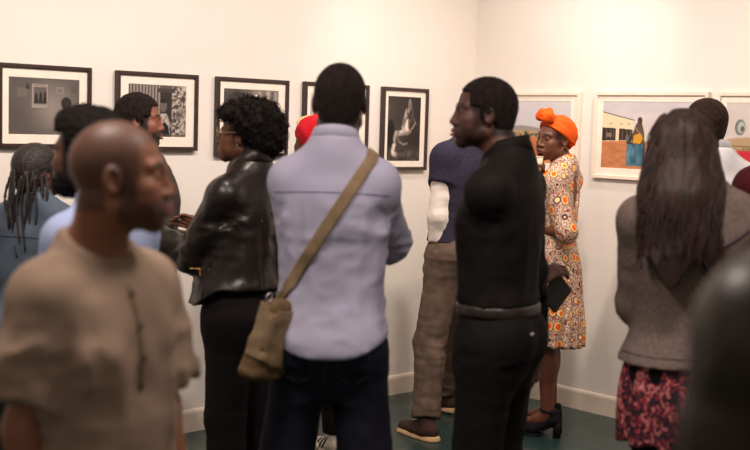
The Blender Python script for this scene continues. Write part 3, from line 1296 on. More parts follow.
def paint_seated(w, h):
    """a pale draped figure seated against darkness"""
    p = Paint(w, h, g3(50))
    p.C = np.array(g3(64)) - 24 * p.U[..., None] + (p.n(4, 5, 7)[..., None] - .5) * 26
    p.ell(.10, .40, .13, .24, g3(20), soft=.15)
    p.rect(0, 0, 1, .2, g3(60), .8, .12)
    n = p.n(30, 10, 3)
    p.C += ((n - .5) * 90 * (p.V < .17))[..., None]
    for pts, wd, c in (([(.66, .93), (.64, .80), (.56, .70), (.50, .58), (.50, .52)], .05, 150), ([(.66, .92), (.68, .84)], .07, 120), ([(.56, .80), (.50, .66), (.44, .52)], .028, 200),
                       ([(.62, .62), (.56, .52), (.44, .44), (.28, .43)], .085, 205), ([(.60, .60), (.60, .50), (.50, .44)], .08, 225), ([(.26, .43), (.22, .36), (.24, .26), (.16, .18)], .06, 165),
                       ([(.20, .24), (.18, .12), (.26, .10)], .07, 215), ([(.84, .60), (.76, .52), (.66, .46)], .018, 190), ([(.80, .66), (.86, .58)], .014, 150), ([(.70, .46), (.60, .42), (.40, .42)], .03, 150),
                       ([(.38, .30), (.50, .26), (.60, .28)], .028, 170), ([(.30, .40), (.36, .30)], .03, 120), ([(.74, .82), (.76, .72), (.70, .62)], .02, 95), ([(.60, .75), (.66, .66), (.64, .56)], .02, 60)):
        p.line(pts, wd, g3(c), .9, .02)
    k = np.clip((p.n(22, 14, 9) - .5) * 4 + .2, 0, 1)
    lum = p.C.mean(-1) > 105
    p.blend(k * lum, g3(60), .55)
    p.line([(.30, .10), (.80, .12)], .05, g3(105), .5, .06)
    p.ell(.66, .94, .035, .03, g3(120))
    return p


def paint_plain(w, h):
    """a red dirt road running to pale hills"""
    p = Paint(w, h, (206, 198, 196))
    p.C = np.array((196, 196, 202)) + (p.V[..., None] - .5) * np.array((20, 12, 6)) + (p.n(3, 5, 2)[..., None] - .5) * 10
    hz = .56 + .05 * np.exp(-((p.U - .42) / .2) ** 2) + .01 * np.sin(p.U * 9)
    p.blend((hz - p.V) / .01, (150, 142, 138))
    p.blend((.525 - p.V) / .012, (182, 152, 116))
    n = p.n(18, 26, 6)
    p.blend(np.clip((n - .5) * 5, 0, 1) * (p.V < .52) * (p.V > .30), (104, 84, 58), .7)
    rd = np.clip((.44 - p.V - .10 * np.abs(p.U - .5)) / .05, 0, 1)
    p.blend(rd, (196, 112, 68), .95)
    p.C += (rd * (p.n(9, 30, 8) - .5))[..., None] * np.array((50, 40, 30))
    for u, v, r in ((.38, .45, .012), (.45, .47, .02), (.52, .45, .014), (.30, .46, .02), (.58, .46, .015)):
        p.ell(u, v, r, r * 1.3, (66, 58, 44))
    p.line([(.70, .0), (.86, .36)], .10, (222, 150, 110), .6, .05)
    return p


def paint_depot(w, h):
    """a long pale building, red earth and someone riding a blue drum"""
    p = Paint(w, h, (205, 196, 190))
    p.C = np.array((196, 192, 196)) + (p.n(3, 7, 2)[..., None] - .45) * np.array((34, 30, 24)) + (1 - p.V[..., None]) * np.array((16, 4, -6))
    p.rect(0, .0, 1, .42, (186, 120, 78), 1, .01)
    p.C += ((p.V < .42) * (p.n(9, 22, 4) - .5))[..., None] * np.array((60, 48, 38))
    p.rect(.40, .405, 1, .50, (150, 136, 118), 1, .02)
    p.ell(.47, .47, .06, .05, (205, 198, 186))
    p.ell(.62, .46, .05, .06, (214, 205, 190))
    p.ell(.80, .45, .05, .04, (120, 110, 95))
    p.poly([(0, .40), (.345, .425), (.345, .72), (0, .835)], (226, 208, 172))
    p.line([(0, .842), (.35, .725)], .012, (70, 56, 50))
    p.poly([(.0, .41), (.155, .42), (.155, .60), (.0, .61)], (46, 36, 32))
    p.poly([(.19, .42), (.335, .43), (.335, .585), (.19, .60)], (48, 38, 34))
    for u in (.045, .09, .125, .22, .27, .31):
        p.rect(u, .44, u + .012, .58, (120, 96, 80), .8)
    p.rect(.05, .47, .11, .53, (150, 128, 108), .8)
    for u in (.08, .20, .28):
        p.rect(u, .66, u + .025, .675, (120, 100, 84), .8)
    p.rect(.28, .05, .475, .385, (62, 104, 122), 1, .01)
    p.C += ((p.U > .28) & (p.U < .475) & (p.V > .05) & (p.V < .385))[..., None] * (p.n(30, 8, 3) - .45)[..., None] * np.array((90, 90, 95))
    p.rect(.275, .37, .48, .395, (40, 58, 66))
    p.rect(.45, .05, .475, .385, (36, 56, 66), .8)
    p.poly([(.335, .37), (.47, .37), (.46, .55), (.43, .70), (.375, .68), (.335, .52)], (92, 72, 58))
    p.ell(.41, .72, .026, .055, (70, 52, 44))
    p.poly([(.345, .39), (.42, .38), (.45, .46), (.42, .54), (.35, .50)], (206, 150, 44))
    p.line([(.36, .62), (.44, .50)], .02, (150, 120, 98))
    p.ell(.30, .44, .03, .06, (62, 56, 54))
    p.ell(.28, .46, .02, .05, (105, 100, 98))
    return p


def paint_speaker(w, h):
    """dry hills, a grey horn loudspeaker and a strip of red cloth"""
    p = Paint(w, h, (208, 196, 186))
    p.C = np.array((204, 194, 188)) + (p.n(4, 6, 5)[..., None] - .5) * 12
    hz = .47 + .07 * np.sin(p.U * 4 + .4)
    p.blend((hz - p.V) / .02, (176, 150, 116))
    p.blend((.36 - p.V) / .02, (168, 140, 84))
    n = p.n(16, 18, 8)
    p.blend(np.clip((n - .48) * 6, 0, 1) * (p.V < .38), (108, 104, 62), .8)
    p.line([(.02, .18), (.05, .40), (.3, .40)], .012, (96, 66, 48))
    p.rect(.115, .10, .34, .34, (196, 44, 62), 1, .02)
    p.rect(.13, .02, .2, .12, (60, 30, 34), 1, .02)
    p.ell(.135, .66, .05, .11, (112, 118, 112), soft=.1)
    p.ell(.145, .66, .034, .08, (176, 182, 176), soft=.3)
    p.ell(.155, .64, .018, .04, (90, 94, 92), soft=.3)
    return p


GRP = 'framed photographs on the gallery walls'
picture('framed_photograph', 'dark-framed grey photograph of papers pinned in a bare room, at the far left edge', 'L', 2.722, 3.19, 1.472, 1.853, (.035, .04, .042, .042), paint_room, group=GRP)
picture('framed_photograph', 'dark-framed monochrome photograph of a figure beside a pale curtain and speckled wall', 'L', 2.112, 2.584, 1.466, 1.850, (.05, .048, .048, .042), paint_drapes, group=GRP)
picture('framed_photograph', 'dark-framed monochrome photograph behind the woman in the leather jacket', 'L', 1.520, 1.995, 1.440, 1.850, (.03, .045, .045, .040), paint_corner, group=GRP)
picture('framed_photograph', 'dark-framed photograph mostly hidden behind the head of the man carrying a satchel', 'L', .925, 1.408, 1.455, 1.852, (.03, .045, .045, .042), paint_field, group=GRP)
picture('framed_photograph', 'small upright dark-framed photograph of a pale draped seated figure', 'L', .434, .812, 1.363, 1.851, (.030, .036, .034, .034), paint_seated, group=GRP)
picture('framed_photograph', 'white-framed colour photograph of a red dirt road and hills, behind the orange headwrap', 'R', .12, .848, 1.364, 1.852, (.035, .05, .045, .034), paint_plain, False, GRP, depth=.028, bw=.021)
picture('framed_photograph', 'white-framed colour photograph of a pale building and a blue drum on red earth', 'R', .95, 1.685, 1.362, 1.853, (.034, .045, .040, .034), paint_depot, False, GRP, depth=.028, bw=.021)
picture('framed_photograph', 'white-framed colour photograph of a horn loudspeaker and red cloth, at the right edge', 'R', 1.735, 2.47, 1.362, 1.851, (.034, .045, .040, .034), paint_speaker, False, GRP, depth=.028, bw=.021)

# wall socket
so = empty('wall_socket', CC - Ld * .42 + UP * .345, 0, 'small white electrical socket low on the left wall', 'socket')
PLAST = mat('white_plastic', (226, 214, 200), .35, .02, 20, 0)
DARKP = mat('dark_plastic', (40, 34, 30), .5, .05, 20, 0)
Rw = np.stack([-Ld, Ed, UP], 1)
bm_fix(MB().box(Ed * .005, (.082, .010, .082), Rw, .004).build('cover_plate', PLAST, so))
rg = MB()
rg.tube([Ed * .009, Ed * .013], [.024, .022], 20)
rg.build('socket_ring', PLAST, so)
for g in (-1, 1):
    MB().tube([Ed * .0135 + Ld * .0095 * g, Ed * .0145 + Ld * .0095 * g], .0032, 10).build('pin_hole', DARKP, so)

# ------------------------------------------------------------------ light
W_ = bpy.data.worlds.new('world')
SC.world = W_
W_.use_nodes = True
W_.node_tree.nodes['Background'].inputs['Color'].default_value = (1.0, .80, .66, 1)
W_.node_tree.nodes['Background'].inputs['Strength'].default_value = .32


def lamp(kind, loc, target, power, size=.3, col=(1, .85, .76), spot=80, blend=.8):
    d = bpy.data.lights.new('ceiling_light', kind)
    d.energy = power
    d.color = col
    if kind == 'AREA':
        d.shape = 'DISK'
        d.size = size
    else:
        d.shadow_soft_size = size
    if kind == 'SPOT':
        d.spot_size = math.radians(spot)
        d.spot_blend = blend
    o = link(bpy.data.objects.new('ceiling_light', d))
    o.location = loc
    v = Vector(target) - Vector(loc)
    o.rotation_euler = v.to_track_quat('-Z', 'Y').to_euler()
    return o


# a row of warm spots on the ceiling in front of each wall
for sv in (.7, 1.9, 3.1, 4.3):
    p = CC - Ld * sv + Ed * 1.9 + UP * 3.05
    lamp('SPOT', p, CC - Ld * sv + UP * 1.35, 116, .07, spot=95, blend=1.0)
for sv in (.9, 2.1, 3.3):
    p = CC + Ed * sv - Ld * 1.9 + UP * 3.05
    lamp('SPOT', p, CC + Ed * sv + UP * 1.35, 116, .07, spot=95, blend=1.0)

for x, y, pw in ((-.9, 2.4, 40), (.7, 2.6, 32)):
    lamp('AREA', (x, y, 3.1), (x, y + .15, 0), pw, .5)

SC.view_settings.view_transform = 'Standard'
SC.view_settings.look = 'None'
SC.view_settings.gamma = 1.0
SC.view_settings.exposure = 0.0

# ------------------------------------------------------------------ what people wear
def stripes_mat(name, c1, c2, freq, rough=.8, axis='X', bump=.25):
    mt, nt, b = nodes(name)
    v = coords(nt)
    w = nn(nt, 'ShaderNodeTexWave', Scale=freq, Distortion=.6)
    w.bands_direction = axis
    nt.links.new(v, w.inputs['Vector'])
    nt.links.new(ramp(nt, w.outputs['Fac'], [(0.25, c1), (0.75, c2)]), b.inputs['Base Color'])
    b.inputs['Roughness'].default_value = rough
    b.inputs['Specular IOR Level'].default_value = .18
    n = nn(nt, 'ShaderNodeTexNoise', Scale=220.0, Detail=2.0)
    nt.links.new(v, n.inputs['Vector'])
    add_bump(nt, b, n.outputs['Fac'], bump, .002)
    return mt


def dress_mat():
    """cream cotton printed with orange blooms, dark rings and purple squiggles"""
    mt, nt, b = nodes('wax_print_cotton')
    v = coords(nt, (1, 1, .85))
    vo = nn(nt, 'ShaderNodeTexVoronoi', Scale=16.0, Randomness=.6)
    vo.feature = 'F1'
    nt.links.new(v, vo.inputs['Vector'])
    flower = ramp(nt, vo.outputs['Distance'], [(0, (232, 92, 22)), (.20, (240, 110, 30)), (.24, (250, 190, 90)), (.30, (250, 214, 150)), (.34, (84, 34, 52)), (.38, (84, 34, 52)), (.41, (248, 222, 190))], 'CONSTANT')
    wv = nn(nt, 'ShaderNodeTexNoise', Scale=40.0, Detail=1.5, Distortion=2.4)
    nt.links.new(v, wv.inputs['Vector'])
    back = ramp(nt, wv.outputs['Fac'], [(0, (74, 30, 58)), (.36, (232, 120, 50)), (.41, (66, 28, 54)), (.475, (246, 218, 188)), (.55, (66, 28, 52)), (.60, (246, 214, 180)), (.66, (78, 32, 56))], 'CONSTANT')
    mk = ramp(nt, vo.outputs['Distance'], [(0, (0, 0, 0)), (.42, (255, 255, 255))], 'CONSTANT')
    mx = nt.nodes.new('ShaderNodeMix')
    mx.data_type = 'RGBA'
    nt.links.new(mk, mx.inputs['Factor'])
    nt.links.new(flower, mx.inputs['A'])
    nt.links.new(back, mx.inputs['B'])
    nt.links.new(mx.outputs['Result'], b.inputs['Base Color'])
    b.inputs['Roughness'].default_value = .75
    return mt


def skirt_mat():
    mt, nt, b = nodes('floral_crepe')
    v = coords(nt, (1, 1, .8))
    n = nn(nt, 'ShaderNodeTexNoise', Scale=52.0, Detail=3.0, Distortion=1.2)
    nt.links.new(v, n.inputs['Vector'])
    nt.links.new(ramp(nt, n.outputs['Fac'], [(0, (24, 15, 28)), (.47, (34, 20, 36)), (.52, (120, 26, 44)), (.58, (176, 58, 70)), (.63, (214, 150, 140)), (.68, (40, 24, 44))]), b.inputs['Base Color'])
    b.inputs['Roughness'].default_value = .8
    return mt


def sock_part(P, mt):
    for sd in 'LR':
        a, k = P.ank[sd], P.knee[sd]
        MB().tube([a - [0, 0, .02], a + (k - a) * .3], [.041 * P.s, .046 * P.s], 16).build('sock', mt, P.root, True)


LEATHER = mat('black_leather', (30, 23, 20), .34, .25, 12, .35, 45, dist=.004)
SHOE_DK = mat('dark_shoe_leather', (34, 26, 24), .45, .2, 20, .1)
SOLE_DK = mat('dark_rubber', (24, 20, 20), .7, .1, 20, .1)
BLACKC = mat('black_cotton', (24, 20, 21), .85, .15, 20, .3, 260)
BRASS = mat('brass', (200, 160, 90), .3, .05, 30, 0, metal=1.0)
STEEL = mat('steel', (200, 195, 190), .28, .05, 30, 0, metal=1.0)
HAIR = hair_mat('black_hair', (22, 16, 14), .8)
FUZZ = hair_mat('cropped_hair', (30, 22, 19), .85, 300)


def buttons(P, pts, mt, r=.0055, name='button'):
    for p, n in pts:
        n = nrm(n)
        MB().tube([p, np.array(p) + n * .0025], r, 10).build(name, mt, P.root)


def snap(o, origin, direction):
    """where a ray meets a part's surface, in the figure's own frame"""
    me = o.data
    key = me.name
    if key not in SNAP:
        SNAP[key] = BVHTree.FromPolygons([v.co[:] for v in me.vertices], [p.vertices[:] for p in me.polygons])
    h = SNAP[key].ray_cast(Vector(origin), Vector(direction))
    return (None, None) if h[0] is None else (np.array(h[0]), np.array(h[1]))


SNAP = {}


def seam(P, o, pts, d, name='seam', r=.0022, mt=None, lift=.0005, flat=1.0):
    """a stitched line laid on a garment: each point is found on its surface"""
    out = []
    for p in pts:
        h, n = snap(o, p, d)
        if h is not None:
            out.append(h + n * lift)
    if len(out) > 1:
        return MB().tube(out, r, 6).build(name, mt, P.root, True)


def lerp(a, b, n):
    a, b = np.array(a, float), np.array(b, float)
    return [a + (b - a) * t for t in np.linspace(0, 1, n)]


# ---- 1 the near man in the grey-brown T-shirt, turned to the right
def tshirt_man():
    P = Person('man in a grey-brown T-shirt passing close by, shaved head in profile', 106, 2.45, 1.585, 128, head=(-44, 2, 0), hoff=(-.004, .058, .036), wide=1.0, deep=1.10, belly=.12, hscale=1.06, sh=-.022,
               armL=((-.16, .10, -1), (-.03, .30, -1)), armR=((.20, -.05, -1), (.02, .22, -1)), skin=(138, 90, 66), loc=at(101, 300, 2.45))
    P.body(h=.011, hf=.004, scalp=(96, 66, 52), beard=(84, 56, 44), brow=(50, 32, 26), lips=(128, 76, 66))
    T = mat('taupe_jersey', (140, 120, 104), .95, .06, 10, .25, 300)
    F = P.top_garment(T, off=.022, aoff=.030, tL=.78, tR=.78, hem=.86, cuff=.016, fold=.036, h=.0085, name='t_shirt', trap=False, seed=4, vert=.8, afold=.8)
    o = F.mesh('t_shirt', T, P.root)
    # neckband, placket and its buttons
    P.collar(T, r=.070, hgt=.010, z=1.522, tilt=.5, name='neckband', open_=False, spread=.004, y0=-.012)
    PLK = mat('taupe_placket', (126, 108, 90), .95, .06, 10, .2, 300)
    seam(P, o, [(.008 * P.s, .5, z * P.s + P.dz) for z in np.linspace(1.45, 1.22, 14)], (0, -1, 0), 'placket', .010, PLK, -.004)
    bt = mat('horn_button', (70, 58, 48), .4, .1, 20, 0)
    ps = []
    for z in (1.43, 1.36, 1.29):
        hpt, n = snap(o, (.008, .5, z * P.s + P.dz), (0, -1, 0))
        if hpt is not None:
            ps.append((hpt + n * .006, n))
    buttons(P, ps, bt)
    J = mat('dark_denim_a', (36, 38, 48), .85, .15, 20, .3, 220)
    P.trousers(J, h=.012, fold=.006)
    for sd in 'LR':
        P.shoe(sd, 'leather', SHOE_DK, SOLE_DK, .012)


# ---- 2 the bushy-haired man behind him
def afro_man():
    P = Person('bearded man with bushy hair and pale blue shirt, behind the man in the T-shirt', 98, 3.25, 1.635, -62, head=(-12, 0, 0), hoff=(0, .05, 0), wide=.95, skin=(96, 62, 46),
               armL=((-.1, .25, -1), (.1, .7, -.6)))
    P.body(h=.012, hf=.0048, scalp=(30, 20, 18), beard=(32, 22, 18))
    F = Vol((-.15, -.17, -.10), (.15, .13, .19), .005)
    F.add(ell((0, -.02, .050), (.088, .104, .092)), 0)
    F.add(ell((0, .035, .088), (.070, .060, .045)), .03)
    F.add(ell((0, -.06, -.02), (.070, .062, .075)), .03)
    F.cut(lambda X, Y, Z: np.minimum(np.minimum(np.maximum(.062 - Z, Y - .092), np.maximum(-.02 - Z, Y - .03)), np.maximum(-.08 - Z, Y + .02)) + 0 * X)
    F.disp(lambda V: .010 * (fbm(V * 90, 3, 2) - .5) * 2, .02)
    F.mesh('hair', HAIR, P.root, M=P.headM())
    B = Vol((-.08, -.02, -.15), (.08, .13, .0), .0045)
    B.add(ell((0, .055, -.088), (.058, .052, .045)), 0)
    B.add(ell((0, .045, -.05), (.063, .03, .05)), .02)
    B.sub(ell((0, .105, -.055), (.034, .04, .025)), .008)
    B.cut(lambda X, Y, Z: Z + .02 + 0 * X + 0 * Y)
    B.disp(lambda V: .005 * (fbm(V * 110, 5, 2) - .5) * 2, .02)
    B.mesh('beard', HAIR, P.root, M=P.headM())
    T = mat('pale_blue_cotton', (158, 172, 208), .85, .05, 14, .2, 240)
    o = P.top_garment(T, hem=.88, h=.01, name='shirt').mesh('shirt', T, P.root)
    P.collar(T, r=.070, hgt=.040)
    NV = mat('navy_webbing', (44, 46, 66), .8, .1, 30, .4, 300)
    pts = []
    for t in np.linspace(0, 1, 22):
        q = np.array([-.155 + .30 * t, -.6, (1.47 - .50 * t) * P.s])
        hp_, n = snap(o, q, (0, 1, 0))
        if hp_ is not None:
            pts.append(hp_ + n * .004)
    MB().tube(pts, .026, 8, .12, up=(0, -1, 0)).build('shoulder_strap', NV, P.root, True)
    P.trousers(mat('charcoal_twill', (42, 40, 44), .85, .12, 20, .3, 200), h=.013, fold=.005)
    for sd in 'LR':
        P.shoe(sd, 'leather', SHOE_DK, SOLE_DK, .013)


# ---- 3 the woman with braids
def braids_woman():
    P = Person('person with long dark braids in a faded blue denim shirt, at far left', 38, 4.6, 1.515, 12, sex='f', head=(28, 8, 0), wide=1.18, skin=(88, 56, 42), sh=.012)
    P.body(h=.013, hf=.005, scalp=(22, 16, 15))
    BR = hair_mat('dark_braids', (30, 21, 19), .6, 90, (1, 1, 1.5), .8)
    F = Vol((-.12, -.15, -.12), (.12, .12, .15), .005)
    F.add(ell((0, -.014, .028), (.084, .103, .095)), 0)
    F.add(ell((0, -.05, -.03), (.070, .06, .08)), .02)
    F.cut(lambda X, Y, Z: np.minimum(np.maximum(.06 - Z, Y - .085), np.maximum(-.1 - Z, Y - .02)) + 0 * X)
    F.disp(lambda V: -.003 * np.abs(np.sin(V[:, 0] * 190)), .01)
    o = F.mesh('hair', BR, P.root, M=P.headM())
    mb = MB()
    r = random.Random(3)
    for i in range(16):
        a = math.radians(r.uniform(-70, 75)) + math.pi * 1.70
        p = np.array([.078 * math.cos(a), -.02 + .085 * math.sin(a), r.uniform(-.02, .03)])
        if p[1] > .045:
            continue
        L = r.uniform(.16, .36)
        pts, rr = [], []
        for k in range(16):
            t = k / 15
            out = 1.08 + .14 * math.sin(t * 2.4)
            q = np.array([p[0] * out + .012 * math.sin(t * 5 + i), p[1] * out + (-.045 * t), p[2] - L * t])
            pts.append(P.HC + P.HRs @ q)
            rr.append((.0062 + .0014 * math.sin(k * 2.6)) * (1 - .4 * t))
        mb.tube(pts, rr, 6)
    mb.build('braids', BR, P.root, True)
    D = mat('washed_denim', (80, 92, 106), .9, .16, 9, .4, 260)
    ob = P.top_garment(D, off=.02, hem=.80, h=.0095, fold=.011, name='denim_shirt', seed=6).mesh('denim_shirt', D, P.root)
    P.collar(D, r=.062, hgt=.046, name='collar')
    ST = mat('denim_stitching', (64, 76, 92), .9, .1, 20, 0)
    zy = 1.37 * P.s + P.dz
    seam(P, ob, [(x, -.6, zy) for x in np.linspace(-.17, .17, 24)], (0, 1, 0), 'yoke_seam', .003, ST)
    P.trousers(BLACKC, h=.013, fold=.004)
    for sd in 'LR':
        P.shoe(sd, 'leather', SHOE_DK, SOLE_DK, .013)


# ---- 4 the man in the dark speckled sweater
def sweater_man():
    P = Person('man in a dark speckled sweater facing right, before the curtain photograph', 146, 5.25, 1.73, 62, head=(20, 0, 0), hoff=(-.025, -.025, 0), wide=.98, skin=(128, 78, 58),
               armR=((.16, .10, -1), (-.45, .9, -.05)), armL=((-.10, .2, -1), (.3, .8, -.2)))
    P.body(h=.012, hf=.0048, hands=('R',), beard=(48, 32, 28), scalp=(34, 24, 22))
    P.hair(mt=FUZZ, off=.010, noise_amp=.004, freq=120)
    S = mat('speckled_wool', (62, 54, 52), .95, .45, 150, .6, 200)
    P.top_garment(S, off=.026, aoff=.02, hem=.90, h=.0095, name='sweater', fold=.008, seed=3).mesh('sweater', S, P.root)
    P.collar(S, r=.066, hgt=.014, tilt=.4, open_=False, spread=.004, name='neckband')
    P.trousers(mat('grey_denim', (50, 50, 56), .85, .12, 20, .3, 220), h=.012, fold=.007)
    for sd in 'LR':
        P.shoe(sd, 'leather', SHOE_DK, SOLE_DK, .012)


# ---- 5 the woman in the leather jacket
def leather_woman():
    P = Person('woman with glasses and a curly crop in a black leather jacket, facing left', 246, 4.7, 1.68, -58, sex='f', wide=1.10, deep=1.12, head=(-22, 4, 0), hoff=(0, .035, 0), skin=(112, 70, 50), sh=.012,
               armL=((-.10, .60, -1), (.05, .95, .32)), armR=((.12, .55, -1), (-.1, .9, .3)))
    P.body(h=.011, hf=.0045, hands=('L',), scalp=(28, 20, 18), lips=(128, 58, 52))
    F = Vol((-.16, -.20, -.13), (.16, .14, .2), .0048)
    F.add(ell((0, -.04, .062), (.112, .130, .102)), 0)
    F.add(ell((0, .045, .082), (.082, .060, .048)), .03)
    F.add(ell((0, -.105, .005), (.095, .078, .092)), .03)
    F.cut(lambda X, Y, Z: np.minimum(np.minimum(np.maximum(.058 - Z, Y - .10), np.maximum(.0 - Z, Y - .012)), np.maximum(-.08 - Z, Y + .03)) + 0 * X)
    F.disp(lambda V: .020 * (fbm(V * 48, 3, 3) - .5) * 2, .03)
    h_ = F.mesh('hair', HAIR, P.root, M=P.headM())
    # loose curls over the mass
    mb = MB()
    r = random.Random(11)
    vs = h_.data.vertices
    for i in range(1300):
        v = vs[r.randrange(len(vs))]
        p, n = np.array(v.co), np.array(v.normal)
        t1 = nrm(np.cross(n, [r.uniform(-1, 1), r.uniform(-1, 1), r.uniform(-1, 1)]))
        t2 = np.cross(n, t1)
        rad, ln = r.uniform(.003, .006), r.uniform(.008, .024)
        mb.tube([p - n * .004 + n * ln * k / 7 + rad * (t1 * math.cos(k * 1.1) + t2 * math.sin(k * 1.1)) for k in range(8)], .0011, 3)
    mb.build('curls', HAIR, h_, True)
    # jacket
    def ex(F_):
        q = P.s
        F_.add(cap(np.array([0, .09, 1.40 * q + P.dz]), np.array([0, .10, 1.0 * q + P.dz]), .05, .055, flat=(0, 1, 0), fs=1.6), .05)
    F = P.top_garment(LEATHER, off=.026, aoff=.022, hem=1.025, h=.0085, name='leather_jacket', fold=.030, seed=12, flare=.035, extra=ex, afold=1.2, cuff=.006,
                      hemf=lambda X, Y: -.075 * np.clip((Y + .02) / .12, -.2, 1))
    o = F.mesh('leather_jacket', LEATHER, P.root)
    P.collar(LEATHER, r=.080, hgt=.062, z=1.52, tilt=.45, spread=.022, y0=-.01)
    zz = lambda z: z * P.s + P.dz
    DK = mat('leather_seam', (16, 12, 11), .4, .1, 20, 0)
    seam(P, o, [(0, -.6, zz(z)) for z in np.linspace(1.42, 1.0, 26)], (0, 1, 0), 'back_seam', .0026, DK)
    for g in (-1, 1):
        seam(P, o, [(g * (.10 - .03 * math.sin((z - 1.0) * 7)), -.6, zz(z)) for z in np.linspace(1.33, 1.0, 20)], (0, 1, 0), 'panel_seam', .0024, DK)
        seam(P, o, [(g * .6, .03, zz(z)) for z in np.linspace(1.14, 1.0, 6)], (-g, 0, 0), 'side_seam', .0024, DK)
    zp = [snap(o, (-.6, .05 + .055 * t, zz(1.115 + .010 * t)), (1, 0, 0)) for t in np.linspace(.25, .75, 5)]
    zp = [a + n * .001 for a, n in zp if a is not None]
    if len(zp) > 1:
        z_ = MB().tube(zp, .0042, 6).build('zip', BRASS, P.root, True)
        MB().box(zp[0] + [-.004, 0, -.014], (.005, .008, .022), None, .001).build('zip_pull', BRASS, z_)
    P.trousers(BLACKC, off=.014, h=.0095, hem=.010, fold=.007, seat=1.1, knee=.012)
    # glasses, stud earring
    GL = mat('spectacle_frame', (180, 150, 110), .3, .05, 20, 0, metal=.7)
    g_ = MB()
    for g in (-1, 1):
        cx = g * .033
        g_.tube([P.HC + P.HRs @ np.array([cx + .026 * math.cos(a), .103 - .010 * abs(math.cos(a)) * (1 if (cx * math.cos(a)) > 0 else 0), .002 + .019 * math.sin(a)]) for a in np.linspace(0, 2 * math.pi, 21)[:-1]], .0019, 6, closed=True)
        g_.tube([P.HC + P.HRs @ np.array(p) for p in ((g * .059, .093, .006), (g * .078, .05, .008), (g * .084, -.005, .012), (g * .083, -.03, -.005))], .0022, 6)
    g_.tube([P.HC + P.HRs @ np.array(p) for p in ((-.008, .104, .006), (0, .109, .009), (.008, .104, .006))], .0018, 6)
    go = g_.build('glasses', GL, P.root, True)
    MB().tube([P.HC + P.HRs @ np.array((-.09, -.008, -.042)), P.HC + P.HRs @ np.array((-.094, -.008, -.042))], .004, 8).build('earring', STEEL, P.root, True)
    for sd in 'LR':
        P.shoe(sd, 'leather', SHOE_DK, SOLE_DK, .012)


# ---- 6 the man with the satchel, from behind
BLUE_MAN = {}


def satchel_man():
    P = Person('man in a pale blue striped shirt seen from behind, a tan satchel across his back', 333, 3.7, 1.815, 4, head=(0, 4, 0), wide=.93, skin=(82, 54, 44), hoff=(.008, .02, 0), sh=-.024,
               armL=((-.02, .72, -.66), (.62, .60, .05)), armR=((.10, .70, -.58), (-.80, .30, .25)), toes=(12, 14), legL=((-.14, .02, -1), (-.06, -.03, -1)), legR=((.11, .02, -1), (.05, -.03, -1)), slim=.74)
    P.body(h=.010, hf=.0042, hands=('L',), scalp=(30, 22, 20), fingers={'L': dict(curl=(.5, .6, .4), n=(.2, -1, -.2), thumb=(0, 0, 1))})
    P.hair(mt=FUZZ, off=.004, noise_amp=.001, freq=200)
    T = stripes_mat('striped_blue_cotton', (144, 144, 170), (176, 173, 190), 60)
    hemf = lambda X, Y: .055 * np.clip((np.abs(X) / .19) ** 2.4, 0, 1) * 1.2 - .0
    F = P.top_garment(T, off=.020, aoff=.019, tR=1.30, tL=1.30, cuff=.006, hem=.905, h=.0075, name='shirt', fold=.028, seed=2, flare=.012, hemf=hemf, vert=.6, afold=.9)
    o = F.mesh('shirt', T, P.root)
    P.collar(T, r=.064, hgt=.042, tilt=.30, spread=.020)
    zz = lambda z: z * P.s + P.dz
    ST = mat('shirt_seam', (112, 114, 148), .9, .05, 20, 0)
    seam(P, o, [(x, -.6, zz(1.40) - .1 * abs(x) ** 1.5) for x in np.linspace(-.175, .175, 30)], (0, 1, 0), 'yoke_seam', .0018, ST)
    for sd in 'LR':
        p = P.E[sd] + (P.W[sd] - P.E[sd]) * (.28)
        d = nrm(P.W[sd] - P.E[sd])
        MB().tube([p - d * .035, p - d * .03, p + d * .004, p + d * .008], [.052, .0565, .055, .048], 20).build('rolled_cuff', T, P.root, True)
    J = mat('indigo_denim', (24, 25, 38), .85, .22, 24, .35, 260)
    tr = P.trousers(J, off=.016, knee=.012, hem=.026, fold=.013, h=.009, waist=1.0, seed=5)
    JS = mat('denim_seam', (52, 50, 62), .85, .1, 20, 0)
    seam(P, tr, [(0, -.6, zz(z)) for z in np.linspace(.97, .82, 10)], (0, 1, 0), 'back_seam', .0022, JS)
    for g in (-1, 1):
        pk = [(g * .035, .90), (g * .033, .965), (g * .125, .975), (g * .128, .905)]
        pk = [(g * .040, .965), (g * .042, .85), (g * .085, .825), (g * .13, .855), (g * .135, .97), (g * .040, .965)]
        pts = []
        for a, b_ in zip(pk[:-1], pk[1:]):
            pts += [(x, -.6, zz(z)) for x, z in [(a[0] + (b_[0] - a[0]) * t, a[1] + (b_[1] - a[1]) * t) for t in np.linspace(0, 1, 6)]]
        seam(P, tr, pts, (0, 1, 0), 'pocket_seam', .0018, JS)
    for sd in 'LR':
        P.shoe(sd, 'leather', SHOE_DK, SOLE_DK, .012)
    BLUE_MAN['P'], BLUE_MAN['shirt'], BLUE_MAN['tr'] = P, o, tr


